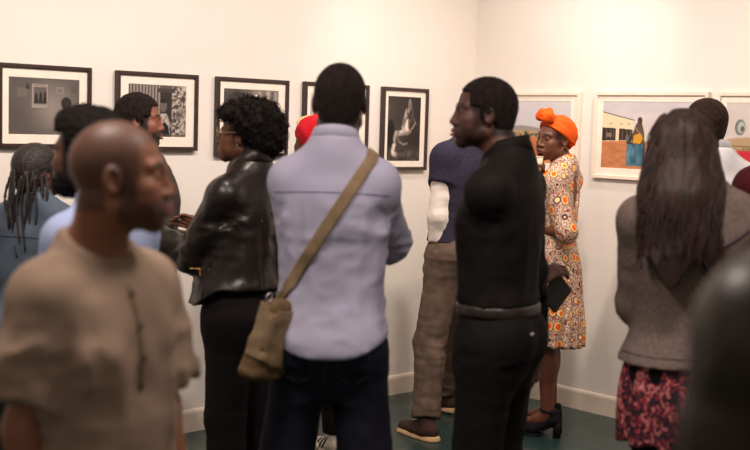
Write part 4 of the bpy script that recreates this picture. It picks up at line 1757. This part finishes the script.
def satchel():
    P, o, tr = BLUE_MAN['P'], BLUE_MAN['shirt'], BLUE_MAN['tr']
    g = P.root.location
    B = empty('satchel', g, P.rz, 'tan canvas satchel hanging at the left hip of the man in pale blue', 'bag')
    TAN = mat('tan_canvas', (126, 106, 82), .85, .12, 16, .35, 260)
    TAN2 = mat('dark_tan_canvas', (104, 82, 58), .85, .1, 16, .3, 260)
    zz = lambda z: z * P.s + P.dz
    # strap over the right shoulder, across the back to the left hip, and round the chest
    pts = []
    a, b = np.array([.118, zz(1.50)]), np.array([-.172, zz(1.03)])
    for t in np.linspace(.04, 1, 34):
        q = a + (b - a) * t
        h_, n = snap(o, (q[0], -.7, q[1]), (0, 1, 0))
        if h_ is not None:
            pts.append((h_ + n * .005, n))
    fr = []
    for t in np.linspace(.04, 1, 34):
        q = a + (b - a) * t
        h_, n = snap(o, (q[0], .7, q[1]), (0, -1, 0))
        if h_ is not None:
            fr.append((h_ + n * .005, n))
    over = []
    for y in np.linspace(-.075, .045, 9):
        h_, n = snap(o, (.116, y, 2.0), (0, 0, -1))
        if h_ is not None:
            over.append((h_ + n * .005, n))
    zc = min(over[0][0][2], over[-1][0][2]) - .012
    line = [p for p in pts if p[0][2] < zc][::-1] + over + [p for p in fr if p[0][2] < zc]
    rings = []
    for i, (p, n) in enumerate(line):
        t = nrm(line[min(i + 1, len(line) - 1)][0] - line[max(i - 1, 0)][0])
        w = nrm(np.cross(t, n))
        rings.append([p + w * .018 - n * .001, p + w * .018 + n * .003, p + w * .014 + n * .0042, p - w * .014 + n * .0042, p - w * .018 + n * .003, p - w * .018 - n * .001])
    st = MB().quadstrip(rings).build('strap', TAN, B, True)
    # stitched slider and ring
    k = pts[-6]
    MB().box(k[0] + k[1] * .005, (.052, .006, .012), np.array(Matrix.Rotation(math.radians(-32), 3, 'Y')), .001).build('strap_slider', STEEL, st)
    # the bag itself: leaning flat against the hip, its flap bulging
    c = np.array([-.148, -.098, zz(.952)])
    Rm = np.array(Matrix.Rotation(math.radians(14), 3, 'Y') @ Matrix.Rotation(math.radians(62), 3, 'Z'))
    F = Vol((-.17, -.08, -.17), (.17, .08, .17), .006)

    def bx(hx, hy, hz, r, cx=0, cy=0, cz=0):
        def fn(X, Y, Z):
            tp = 1 + .10 * (-(Z - cz) / hz)
            x, y, z = np.abs(X - cx) / tp - hx + r, np.abs(Y - cy) - hy * (1 - .25 * (Z - cz) / hz) + r, np.abs(Z - cz) - hz + r
            return np.sqrt(np.maximum(x, 0) ** 2 + np.maximum(y, 0) ** 2 + np.maximum(z, 0) ** 2) + np.minimum(np.maximum(x, np.maximum(y, z)), 0) - r
        return fn, np.array([cx - hx * 1.15, cy - hy * 1.3, cz - hz]), np.array([cx + hx * 1.15, cy + hy * 1.3, cz + hz])
    F.add(bx(.120, .034, .125, .028), 0)
    F.disp(lambda V: -.009 * creases(V, (10, 10, 16), 4), .03)
    F.mesh('pouch', TAN2, B, M=(c, Rm))
    G = Vol((-.17, -.10, -.17), (.17, .08, .17), .006)
    G.add(bx(.128, .043, .130, .030, cz=.004), 0)
    G.sub(bx(.120, .034, .3, .02), .004)
    G.cut(lambda X, Y, Z: np.maximum(-.065 - .02 * np.cos(X * 18) - Z, Y - .02) + 0 * X)
    G.disp(lambda V: -.010 * creases(V, (9, 9, 14), 8), .03)
    G.mesh('flap', TAN, B, M=(c, Rm))
    bk = MB()
    bk.tube([c + Rm @ np.array(p) for p in ((0, -.048, -.02), (0, -.052, -.06), (0, -.045, -.10))], .011, 8, .3, up=Rm @ np.array((0, 1, 0)))
    bk.build('closing_strap', TAN2, B, True)
    for g_ in (-1, 1):
        e = c + Rm @ np.array([g_ * .11, 0, .125])
        MB().tube([e + Rm @ np.array([.014 * math.cos(t), 0, .014 * math.sin(t) + .008]) for t in np.linspace(0, 2 * math.pi, 17)[:-1]], .0022, 6, closed=True).build('strap_ring', STEEL, B, True)
    MB().tube([pts[-1][0], (pts[-1][0] + c + Rm @ np.array([.09, -.02, .12])) / 2, c + Rm @ np.array([.08, -.012, .10])], .018, 8, .16, up=(-1, -.6, 0)).build('strap_tab', TAN, B, True)


# ---- 7 the person in the red headwrap
def headwrap_person():
    P = Person('person in a bright red headwrap and striped trainers, behind the man with the satchel', 330, 5.72, 1.645, -52, sex='f', head=(-5, 4, 0), skin=(104, 66, 50), loc=at(323, 250, 5.72), hoff=(-.04, .052, 0),
               legL=((-.05, .12, -1), (.0, -.10, -1)), legR=((.06, .02, -1), (.02, -.05, -1)))
    P.body(h=.013, hf=.006)
    RED = mat('red_scarf_cotton', (206, 30, 44), .8, .1, 18, .25, 180)
    F = Vol((-.15, -.18, -.10), (.15, .14, .2), .005)
    F.add(ell((0, -.03, .045), (.108, .125, .100)), 0)
    F.add(ell((.0, -.10, .01), (.09, .065, .085)), .03)
    F.cut(lambda X, Y, Z: np.minimum(np.maximum(.02 - Z, Y - .12), np.maximum(-.09 - Z + .6 * Y, Y - .02)) + 0 * X)
    F.disp(lambda V: -.010 * creases(V, (12, 12, 34), 6), .03)
    h_ = F.mesh('headwrap', RED, P.root, M=P.headM())
    CRM = mat('cream_scarf_band', (236, 196, 140), .8, .1, 18, .25, 180)
    mb = MB()
    mb.tube([P.HC + P.HRs @ np.array([.088 * math.cos(a), -.03 + .104 * math.sin(a), .098 + .020 * math.sin(a) + .03 * math.cos(a)]) * np.array([1, 1, 1]) for a in np.linspace(0, 2 * math.pi, 33)[:-1]], .017, 8, .45, closed=True)
    mb.build('band', CRM, h_, True)
    T = mat('plum_jersey', (74, 44, 52), .9, .1, 18, .2, 200)
    P.top_garment(T, hem=.86, h=.011, name='top').mesh('top', T, P.root)
    P.trousers(BLACKC, off=.010, hem=.012, fold=.006, h=.0095, t=1.90)
    WHT = mat('white_trainer_leather', (226, 214, 200), .5, .05, 20, .1)
    BLK = mat('black_stripe', (24, 20, 20), .5, .05, 20, 0)
    for sd in 'LR':
        o, c, R = P.shoe(sd, 'trainer', WHT, WHT, .006, 'trainer')
        for g in (-1, 1):
            for i in range(3):
                y0 = .015 + i * .026
                pts = []
                for t in np.linspace(0, 1, 6):
                    p = np.array([g * .2, y0 + .028 * t, .085 - .052 * t])
                    h__, n = snap(o, c + R @ p, R @ np.array([-g, 0, 0]))
                    if h__ is not None:
                        pts.append(h__ + n * .001)
                if len(pts) > 1:
                    MB().tube(pts, .006, 6, .35, up=R @ np.array([g, 0, 0.3])).build('stripe', BLK, o, True)
        lc = MB()
        for i in range(5):
            y = .055 + i * .017
            lc.tube([c + R @ np.array(p) for p in ((-.024, y, .070 - i * .004), (0, y + .004, .083 - i * .006), (.024, y, .070 - i * .004))], .0032, 6)
        lc.build('laces', mat('lace_cotton_' + sd.lower(), (238, 228, 214), .9, .05, 40, .2), o, True)
        lc = MB().tube([c + R @ np.array(p) for p in ((0, -.06, .07), (0, -.066, .10), (0, -.06, .118))], [.026, .024, .014], 10).build('heel_tab', WHT, o, True)


# ---- 8 the man in the navy vest
def vest_man():
    P = Person('man in a navy knitted vest over a white shirt, standing near the room corner', 470, 6.28, 1.885, -40, loc=at(459, 300, 6.42), head=(10, 0, 0), skin=(92, 60, 48), wide=1.20, sh=-.020, lean=(.05, .02), slim=.86, hoff=(.035, .02, 0),
               legL=('at', -.318, -.11), legR=('at', .185, .27), armL=((-.15, -.03, -1), (.12, .10, -1)), toes=(0, 4), hscale=.92)
    P.body(h=.011, hf=.006, hands=('L',), scalp=(26, 20, 18))
    P.hair(mt=FUZZ, off=.006)
    W = mat('white_cotton', (226, 216, 206), .85, .03, 18, .25, 240)
    P.top_garment(W, off=.010, aoff=.007, hem=1.0, h=.008, name='shirt', fold=.012, cuff=.004, seed=7, afold=1.3, tL=1.9).mesh('shirt', W, P.root)
    P.collar(W, r=.064, hgt=.038)
    N = mat('navy_wool', (46, 42, 58), .92, .12, 60, .5, 200)
    q = P.s

    F = P.top_garment(N, off=.024, aoff=.024, hem=1.0, h=.008, name='vest', fold=.010, seed=8, tL=.40, tR=.40, vert=.8)
    F.mesh('vest', N, P.root)
    mb = MB()
    n = 48
    tb = np.array(sorted(P.tab))
    z = .995 * q + P.dz
    T = mat('olive_brown_twill', (96, 80, 68), .88, .12, 22, .35, 220)
    P.trousers(T, off=.014, hem=.016, knee=.008, fold=.017, h=.0075, waist=1.04, seed=14, t=1.92)
    SH = mat('brown_suede', (66, 48, 42), .85, .15, 30, .3, 200)
    GUM = mat('cream_rubber_sole', (206, 172, 130), .7, .05, 20, .1)
    for sd in 'LR':
        P.shoe(sd, 'sneaker', SH, GUM, .006)
    return P


# ---- 9 the man in the black shirt
def black_man():
    P = Person('man in a black shirt and black trousers with his back half turned, looking left', 503, 3.92, 1.792, -64, head=(-28, 2, 0), hoff=(-.018, .070, 0), skin=(84, 52, 42), wide=.98, sh=.006,
               armL=((-.10, .20, -1), (.35, .6, -.5)), armR=((.20, -.06, -1), (.20, -.02, -1)), toes=(10, 10), loc=at(497, 300, 3.95), legL=((-.02, .05, -1), (-.01, -.08, -1)))
    # the left hand rests behind the hip holding a flat black wallet
    eb = P.spot(P.S['L'], .295 * P.s, 508, 248, near=True)
    P.reach('L', eb, eb)
    wp = P.spot(P.E['L'], .262 * P.s, 536, 283)
    P.reach('L', eb, wp)
    wd = wp[1]
    tip = np.array(P.inv @ Vector(at(567, 259, wd + .08)))
    hd = nrm(tip - P.W['L'])
    P.body(h=.010, hf=.0036, hands=('L',), scalp=(24, 17, 16), beard=(58, 36, 29), lips=(118, 70, 64), fingers={'L': dict(bend=hd, curl=(.25, .35, .3), n=np.array(P.inv.to_3x3() @ Vector((.2, .5, -.85))), thumb=np.array(P.inv.to_3x3() @ Vector((-.5, .2, .7))))})
    P.hair(mt=FUZZ, off=.007, noise_amp=.0015, freq=160)
    B = mat('black_poplin', (21, 17, 16), .72, .15, 22, .3, 240)
    F = P.top_garment(B, off=.020, aoff=.018, hem=1.047, h=.0075, name='shirt', fold=.018, seed=21, flare=.0, vert=.7, afold=1.0, cuff=.006, tL=1.76, extra=None)
    o = F.mesh('shirt', B, P.root)
    P.collar(B, r=.065, hgt=.046, tilt=.30, spread=.022)
    T = mat('black_twill', (18, 15, 16), .78, .15, 22, .3, 240)
    tr = P.trousers(T, off=.012, knee=.010, hem=.026, fold=.015, h=.0085, waist=1.045, seed=9)
    BT = mat('belt_leather', (44, 36, 33), .4, .15, 20, .15)
    P.belt(BT, 1.030 * P.s + P.dz, off=.019, w=.038, buckle=STEEL)
    zz = lambda z: z * P.s + P.dz
    lab = []
    h_, n = snap(tr, (-.075, -.6, zz(.965)), (0, 1, 0))
    if h_ is not None:
        a = nrm(np.cross(n, UP))
        MB().box(h_ + n * .002, (.026, .002, .008), np.stack([a, n, np.cross(a, n)], 1), .0005).build('pocket_label', mat('grey_label', (200, 190, 182), .7, .05, 20, 0), P.root)
    seam(P, tr, [(x, -.6, zz(.935)) for x in np.linspace(-.125, -.04, 10)], (0, 1, 0), 'pocket_seam', .002, mat('black_thread', (14, 12, 12), .8, .1, 20, 0))
    # bracelet watch
    w = P.W['L'] - P.fd['L'] * .022
    u = nrm(np.cross(P.fd['L'], (0, 0, 1)))
    v = np.cross(P.fd['L'], u)
    bd = MB().tube([w + (u * math.cos(a) + v * math.sin(a)) * .035 for a in np.linspace(0, 2 * math.pi, 21)[:-1]], .006, 6, closed=True).build('bracelet', BRASS, P.root, True)
    for k in range(7):
        a = 2 * math.pi * k / 7
        c = w + (u * math.cos(a) + v * math.sin(a)) * .042
        MB().tube([c - v * .004, c + v * .004], [.006, .006], 8).build('bead', STEEL, bd, True)
    for sd in 'LR':
        P.shoe(sd, 'leather', SHOE_DK, SOLE_DK, .012)
    # the wallet in his fingers
    C4 = [np.array(at(x, y, d)) for x, y, d in ((540, 297, wd + .01), (557, 274, wd + .06), (572, 290, wd + .10), (556, 311, wd + .05))]
    c = sum(C4) / 4
    ax = nrm(C4[1] - C4[0])
    ay = nrm(C4[3] - C4[0])
    nn_ = nrm(np.cross(ax, ay))
    ay = np.cross(nn_, ax)
    W = empty('wallet', c, 0, 'flat black wallet held behind the back of the man in the black shirt', 'wallet')
    WL = mat('black_wallet_leather', (22, 20, 22), .5, .1, 20, .15)
    R = np.stack([ax, ay, nn_], 1)
    L1, L2 = np.linalg.norm(C4[1] - C4[0]), np.linalg.norm(C4[3] - C4[0])
    for k, nm in ((-1, 'cover'), (1, 'cover')):
        MB().box(nn_ * k * .0045, (L1, L2, .003), R, .0012).build(nm, WL, W)
    MB().box(ax * -.002, (L1 - .008, L2 - .006, .006), R, .001).build('inner_pages', mat('wallet_lining', (48, 44, 46), .8, .1, 20, 0), W)


# ---- 10 the woman in the printed dress
def dress_woman():
    P = Person('woman in an orange headwrap and flowered dress, looking towards the viewer', 562, 6.32, 1.645, -62, sex='f', wide=.93, deep=.92, head=(-60, 0, -4), hoff=(-.02, .035, 0), hscale=1.06, skin=(106, 62, 44), loc=at(554, 300, 6.32),
               armR=((.05, .28, -1), (-.5, .8, .75)), armL=((-.12, -.36, -1), (.35, .9, .0)), lift=.055, legL=((.0, .02, -1), (.02, -.06, -1)), legR=((-.03, .12, -1), (-.02, -.08, -1)), toes=(6, 6))
    P.reach('R', at(544, 196, 6.42), at(541, 163, 6.22))
    P.tab = [(z, a * (.82 if z < 1.0 * P.s else 1), b * (.84 if z < 1.0 * P.s else 1), c, d + (.006 if z < 1.0 * P.s else 0)) for z, a, b, c, d in P.tab]
    P.seat = 0
    P.body(h=.009, hf=.0042, hands=('L', 'R'), scalp=(60, 36, 28), lips=(96, 34, 38), brow=(40, 22, 18), fingers={'R': dict(curl=(.7, .8, .6), n=(-1, .2, .1))})
    OR = mat('orange_scarf_cotton', (240, 92, 20), .75, .08, 18, .2, 160)
    F = Vol((-.14, -.17, -.10), (.14, .16, .2), .0042)
    F.add(ell((0, -.020, .040), (.090, .108, .090)), 0)
    F.add(ell((0, -.075, .01), (.078, .05, .07)), .03)
    F.cut(lambda X, Y, Z: (np.maximum(.018 - Z + .74 * Y, Y - .13) + 0 * X))
    F.disp(lambda V: -.010 * creases(V @ np.array(Matrix.Rotation(.5, 3, 'X')), (10, 10, 36), 2), .03)
    h_ = F.mesh('headwrap', OR, P.root, M=P.headM())
    K = Vol((-.09, .0, .03), (.09, .16, .20), .004)
    for a, b, r0 in (((-.03, .072, .112), (.028, .085, .118), .030), ((-.040, .078, .126), (-.012, .064, .146), .022), ((.012, .086, .136), (.044, .070, .112), .023)):
        K.add(cap(a, b, r0, r0 * .9), .006)
    K.sub(ell((-.006, .108, .116), (.010, .012, .006)), .006)
    K.disp(lambda V: -.010 * creases(V, (40, 16, 16), 5), .02)
    K.mesh('knot', OR, h_, M=P.headM())
    D = dress_mat()
    q = P.s
    zz = lambda z: z * q + P.dz
    T = [(zz(.44), .195, .150, 0, .0), (zz(.62), .192, .142, 0, .0), (zz(.75), .180, .132, 0, .01), (zz(.88), .162, .118, 0, .0), (zz(.95), .150, .108, 0, -.0)] + [t for t in P.tab if t[0] > zz(1.0)]
    T = [(z, a * .93 if z < zz(1) else a, b, c, d) for z, a, b, c, d in T]

    def ex(F_):
        F_.sub(ell((0, -.135, zz(1.36)), (.055, .07, .12)), .01)
    F = P.top_garment(D, off=.014, aoff=.020, tL=1.02, tR=1.02, cuff=.014, hem=.47, seat=False, h=.0075, name='dress', fold=.010, seed=5, tab=T, extra=ex, 
                      hem_cut=lambda X, Y, Z: zz(.485) + .012 * np.sin(X * 14 + Y * 10) - Z)

    def pleat(V):
        z = V[:, 2]
        a = np.arctan2(V[:, 1], V[:, 0])
        return np.where(z < zz(1.02), .007 * np.sin(a * 17 + 2 * np.sin(z * 5)) * np.clip((zz(1.02) - z) / .25, 0, 1), 0)
    F.disp(pleat)
    F.mesh('dress', D, P.root)
    n = 24
    HG = mat('gold_hoop', (190, 140, 80), .3, .05, 20, 0, metal=1.0)
    for g in (-1, 1):
        c = np.array([g * .086, -.004, -.068])
        MB().tube([P.HC + P.HRs @ (c + np.array([.0, .026 * math.cos(a), .032 * math.sin(a)])) for a in np.linspace(0, 2 * math.pi, n + 1)[:-1]], .0017, 6, closed=True).build('hoop_earring', HG, P.root, True)
    BK = mat('black_suede', (22, 18, 20), .8, .15, 30, .2, 200)
    for sd in 'LR':
        a = P.ank[sd]
        tr = math.radians(P.toes[0 if sd == 'L' else 1]) * (-1 if sd == 'L' else 1)
        R = np.array(Matrix.Rotation(-tr, 3, 'Z')) * q
        c = np.array([a[0], a[1], 0.0])
        az = a[2] / q
        F = Vol((-.08, -.12, -.005), (.08, .22, .26), .0052)
        F.add(cap((0, .08, .040), (0, .135, .032), .041, .030, flat=(0, 0, 1), fs=1.15), 0)
        F.add(cap((0, -.035, az - .035), (0, .08, .042), .036, .037, flat=(1, 0, 0), fs=1.0), .02)
        F.add(cap((0, -.030, az - .03), (0, -.030, az + .012), .036, .037), .02)
        F.sub(ell((0, .055, az - .005), (.034, .055, .040)), .01)
        F.cut(lambda X, Y, Z: (np.maximum(Z - (az + .030), .008 - Z) + 0 * X + 0 * Y))
        F.sub(cap((-.1, .02, -.022), (.1, .02, -.022), .055), .01)
        s_ = F.mesh('heeled_shoe', BK, P.root, M=(c, R))
        MB().tube([c + R @ np.array(p) for p in ((0, -.052, az - .05), (0, -.056, .05), (0, -.058, .0))], [.027 * q, .021 * q, .022 * q], 12).build('heel', BK, s_, True)
        G = Vol((-.07, -.02, -.004), (.07, .2, .03), .006)
        G.add(cap((0, .075, 0), (0, .135, 0), .043, .034), 0)
        G.cut(lambda X, Y, Z: np.maximum(-Z, Z - .016) + 0 * X + 0 * Y)
        G.mesh('platform', BK, s_, M=(c, R))
        st = MB().tube([a + np.array([.043 * q * math.cos(t), .045 * q * math.sin(t) - .002, .018 + .006 * math.sin(t)]) for t in np.linspace(0, 2 * math.pi, 25)[:-1]], .007, 6, closed=True)
        st.build('ankle_strap', BK, s_, True)
    # the paper cup in her hand
    cp = P.W['R'] + P.fd['R'] * .07 + np.array([-.030, .012, .0])
    cw = P.root.location + Matrix.Rotation(P.rz, 3, 'Z') @ Vector(cp)
    C_ = empty('paper_cup', (cw[0], cw[1], cw[2] - .04), 0, 'small pale paper cup held up by the woman in the flowered dress', 'cup')
    PC = mat('cream_paper', (232, 206, 180), .7, .04, 20, 0)
    c0 = MB().tube([(0, 0, 0), (0, 0, .004), (0, 0, .078), (0, 0, .078), (0, 0, .008)], [.024, .026, .034, .032, .024], 20)
    bm_fix(c0.build('cup_wall', PC, C_, True))
    MB().tube([(.034 * math.cos(t), .034 * math.sin(t), .078) for t in np.linspace(0, 2 * math.pi, 25)[:-1]], .0018, 6, closed=True).build('rim', PC, C_, True)


# ---- 11 the long-haired woman
def hoodie_woman():
    P = Person('woman with long brown hair in a grey hooded jacket, seen from behind', 676, 3.68, 1.70, 14, sex='f', wide=1.05, deep=1.05, head=(-8, 3, 0), hoff=(-.058, .01, 0), skin=(196, 150, 126), sh=.022, loc=at(692, 300, 3.68),
               armL=((-.02, .30, -1), (.45, .7, -.3)), armR=((.20, .20, -1), (-.3, .7, -.5)))
    P.body(h=.012, hf=.005, scalp=(52, 32, 26))
    HM = hair_mat('brown_hair', (44, 24, 18), .62, 60, (1, 1, .06), .6)
    F = Vol((-.2, -.24, -.52), (.2, .12, .16), .006)
    F.add(ell((0, -.014, .024), (.090, .108, .100)), 0)
    F.add(cap((0, -.045, .0), (0, -.105, -.16), .094, .118, flat=(0, 1, 0), fs=1.2), .04)
    F.add(cap((0, -.105, -.16), (-.018, -.170, -.37), .120, .122, flat=(0, 1, 0), fs=1.6), .04)
    F.cut(lambda X, Y, Z: np.minimum(np.maximum(.055 - Z, Y - .088), Y + .0 - .02 * 0) + 0 * X)
    F.cut(lambda X, Y, Z: -.385 + .05 * np.sin(X * 40) - Z + 0 * Y)
    F.disp(lambda V: -.012 * creases(V, (38, 38, 4), 3), .03)
    h_ = F.mesh('hair', HM, P.root, M=P.headM())
    mb = MB()
    r = random.Random(5)
    for i in range(620):
        a = math.radians(r.uniform(175, 365)) if i % 4 else math.radians(r.uniform(160, 380))
        el = r.uniform(.05, 1.0)
        p0 = np.array([.088 * math.cos(a) * math.cos(el * .9), -.014 + .106 * math.sin(a) * math.cos(el * .9), .024 + .10 * math.sin(el * .9)])
        L = r.uniform(.26, .43)
        ph, am = r.uniform(0, 6.3), r.uniform(.004, .013)
        pts, rr = [], []
        for k in range(15):
            t = k / 14
            z = p0[2] - L * t ** 1.1
            w = .094 + .036 * min(1, max(0, (.02 - z) / .16)) + .004
            dpt = .104 + .0 * t
            yb = -.02 - .090 * min(1, max(0, (.03 - z) / .2)) - .065 * min(1, max(0, (-.17 - z) / .2))
            ca, sa = math.cos(a), math.sin(a)
            q = np.array([w * ca + am * math.sin(t * 9 + ph), yb + (.086) * min(sa, .3) + am * math.cos(t * 8 + ph), z])
            if t < .25:
                u = t / .25
                q = p0 * 1.03 * (1 - u) + q * u
            pts.append(P.HC + P.HRs @ q)
            rr.append(.0030 * (1 - .75 * t))
        mb.tube(pts, rr, 4)
    mb.build('hair_strands', HM, h_, True)
    G = mat('grey_marl_fleece', (112, 98, 92), .95, .10, 90, .5, 160)
    q = P.s
    zz = lambda z: z * q + P.dz

    def ex(F_):
        # the hood lies folded on the shoulders
        F_.add(cap((-.10, -.04, zz(1.475)), (.0, -.100, zz(1.43)), .042, .045), .03)
        F_.add(cap((.0, -.100, zz(1.43)), (.11, -.04, zz(1.475)), .045, .044), .03)
        F_.add(ell((0.02, -.100, zz(1.38)), (.125, .040, .075)), .03)
    T_ = [(z, a * (1.08 if z < zz(1.2) else 1), b, c, d) for z, a, b, c, d in P.tab]
    F = P.top_garment(G, off=.030, aoff=.026, hem=.965, h=.0085, name='hooded_jacket', fold=.013, seed=31, flare=.02, extra=ex, tab=T_, vert=.5)
    o = F.mesh('hooded_jacket', G, P.root)
    G2 = mat('grey_rib_knit', (100, 87, 82), .95, .10, 60, .5, 160)
    seam(P, o, [(x, -.7, zz(1.0)) for x in np.linspace(-.2, .2, 30)], (0, 1, 0), 'hem_seam', .0028, G2)
    G3 = mat('hood_lining', (84, 72, 82), .9, .1, 60, .3, 160)
    seam(P, o, [(x, -.7, zz(1.335) + 1.9 * abs(x) ** 1.7) for x in np.linspace(-.15, .15, 30)], (0, 1, 0), 'hood_edge', .0045, G3)
    SK = skirt_mat()
    V = Vol((-.3, -.26, zz(.62)), (.3, .26, zz(1.04)), .0085)
    V.add(prof([(zz(.60), .208, .162, 0, -.01), (zz(.75), .205, .158, 0, -.01), (zz(.88), .205, .156, 0, -.01), (zz(1.02), .17, .125, 0, -.01)], 0, zz(.705), zz(1.01)), 0)
    V.disp(lambda A: .008 * np.sin(np.arctan2(A[:, 1], A[:, 0]) * 13 + 2 * np.sin(A[:, 2] * 6)) - .006 * creases(A, (8, 8, 5), 3))
    V.mesh('skirt', SK, P.root)
    TG = mat('black_tights', (16, 13, 15), .7, .1, 40, .1)
    P.trousers(TG, off=.004, hem=.004, knee=0, fold=.001, h=.009, name='tights')
    for sd in 'LR':
        P.shoe(sd, 'leather', SHOE_DK, SOLE_DK, .012)


# ---- 12 the man in the white shirt
def white_man():
    P = Person('man with cropped hair in a white shirt, seen from behind beyond the long-haired woman', 722, 5.35, 1.79, -14, head=(-28, 4, 0), skin=(118, 76, 56), wide=1.05, loc=at(704, 300, 5.35), hoff=(-.05, .0, 0),
               armR=((.25, .1, -1), (-.1, .4, -.9)))
    P.body(h=.012, hf=.005, scalp=(44, 30, 25))
    P.hair(mt=hair_mat('brown_black_crop', (44, 30, 25), .8, 300), off=.004, noise_amp=.001, freq=220)
    T = mat('white_linen', (222, 220, 222), .85, .03, 18, .3, 200)
    o = P.top_garment(T, off=.024, aoff=.02, hem=.86, h=.0095, name='shirt', fold=.013, seed=17).mesh('shirt', T, P.root)
    P.collar(T, r=.067, hgt=.036)
    P.trousers(mat('grey_chino', (58, 56, 60), .85, .12, 20, .3, 220), h=.012)
    for sd in 'LR':
        P.shoe(sd, 'leather', SHOE_DK, SOLE_DK, .012)


# ---- 13 the maroon sleeve at the edge and 14 the dark coat close by
def maroon_person():
    P = Person('person in a dark maroon top at the right edge, beside the man in white', 790, 4.65, 1.80, -20, head=(0, 0, 0), skin=(100, 64, 50), wide=1.0, loc=at(779, 300, 4.65))
    P.body(h=.013, hf=.006, scalp=(26, 20, 18))
    P.hair(mt=FUZZ, off=.006)
    T = mat('maroon_wool', (74, 24, 28), .9, .12, 30, .4, 200)
    P.top_garment(T, off=.022, aoff=.022, hem=.88, h=.011, name='sweater').mesh('sweater', T, P.root)
    P.trousers(BLACKC, h=.013)
    for sd in 'LR':
        P.shoe(sd, 'leather', SHOE_DK, SOLE_DK, .013)


def coat_person():
    P = Person('person in a dark shiny coat cut off by the lower right corner, very close', 860, 1.32, 1.775, -12, head=(0, 0, 0), skin=(100, 64, 50), wide=1.05, loc=at(924, 300, 1.34), sh=.02,
               armL=((-.12, .10, -1), (.05, .3, -1)))
    P.body(h=.013, hf=.006, scalp=(26, 20, 18))
    P.hair(mt=FUZZ, off=.006)
    T = mat('quilted_black_nylon', (36, 27, 19), .38, .25, 14, .3, 50)
    F = P.top_garment(T, off=.04, aoff=.034, hem=.60, h=.0105, name='coat', fold=.028, seed=8, afold=1.2)
    F.mesh('coat', T, P.root)
    P.trousers(BLACKC, h=.013)
    for sd in 'LR':
        P.shoe(sd, 'leather', SHOE_DK, SOLE_DK, .013)

for build in (tshirt_man, afro_man, braids_woman, sweater_man, leather_woman, satchel_man, satchel, headwrap_person, vest_man, black_man, dress_woman, hoodie_woman, white_man, maroon_person, coat_person):
    build()
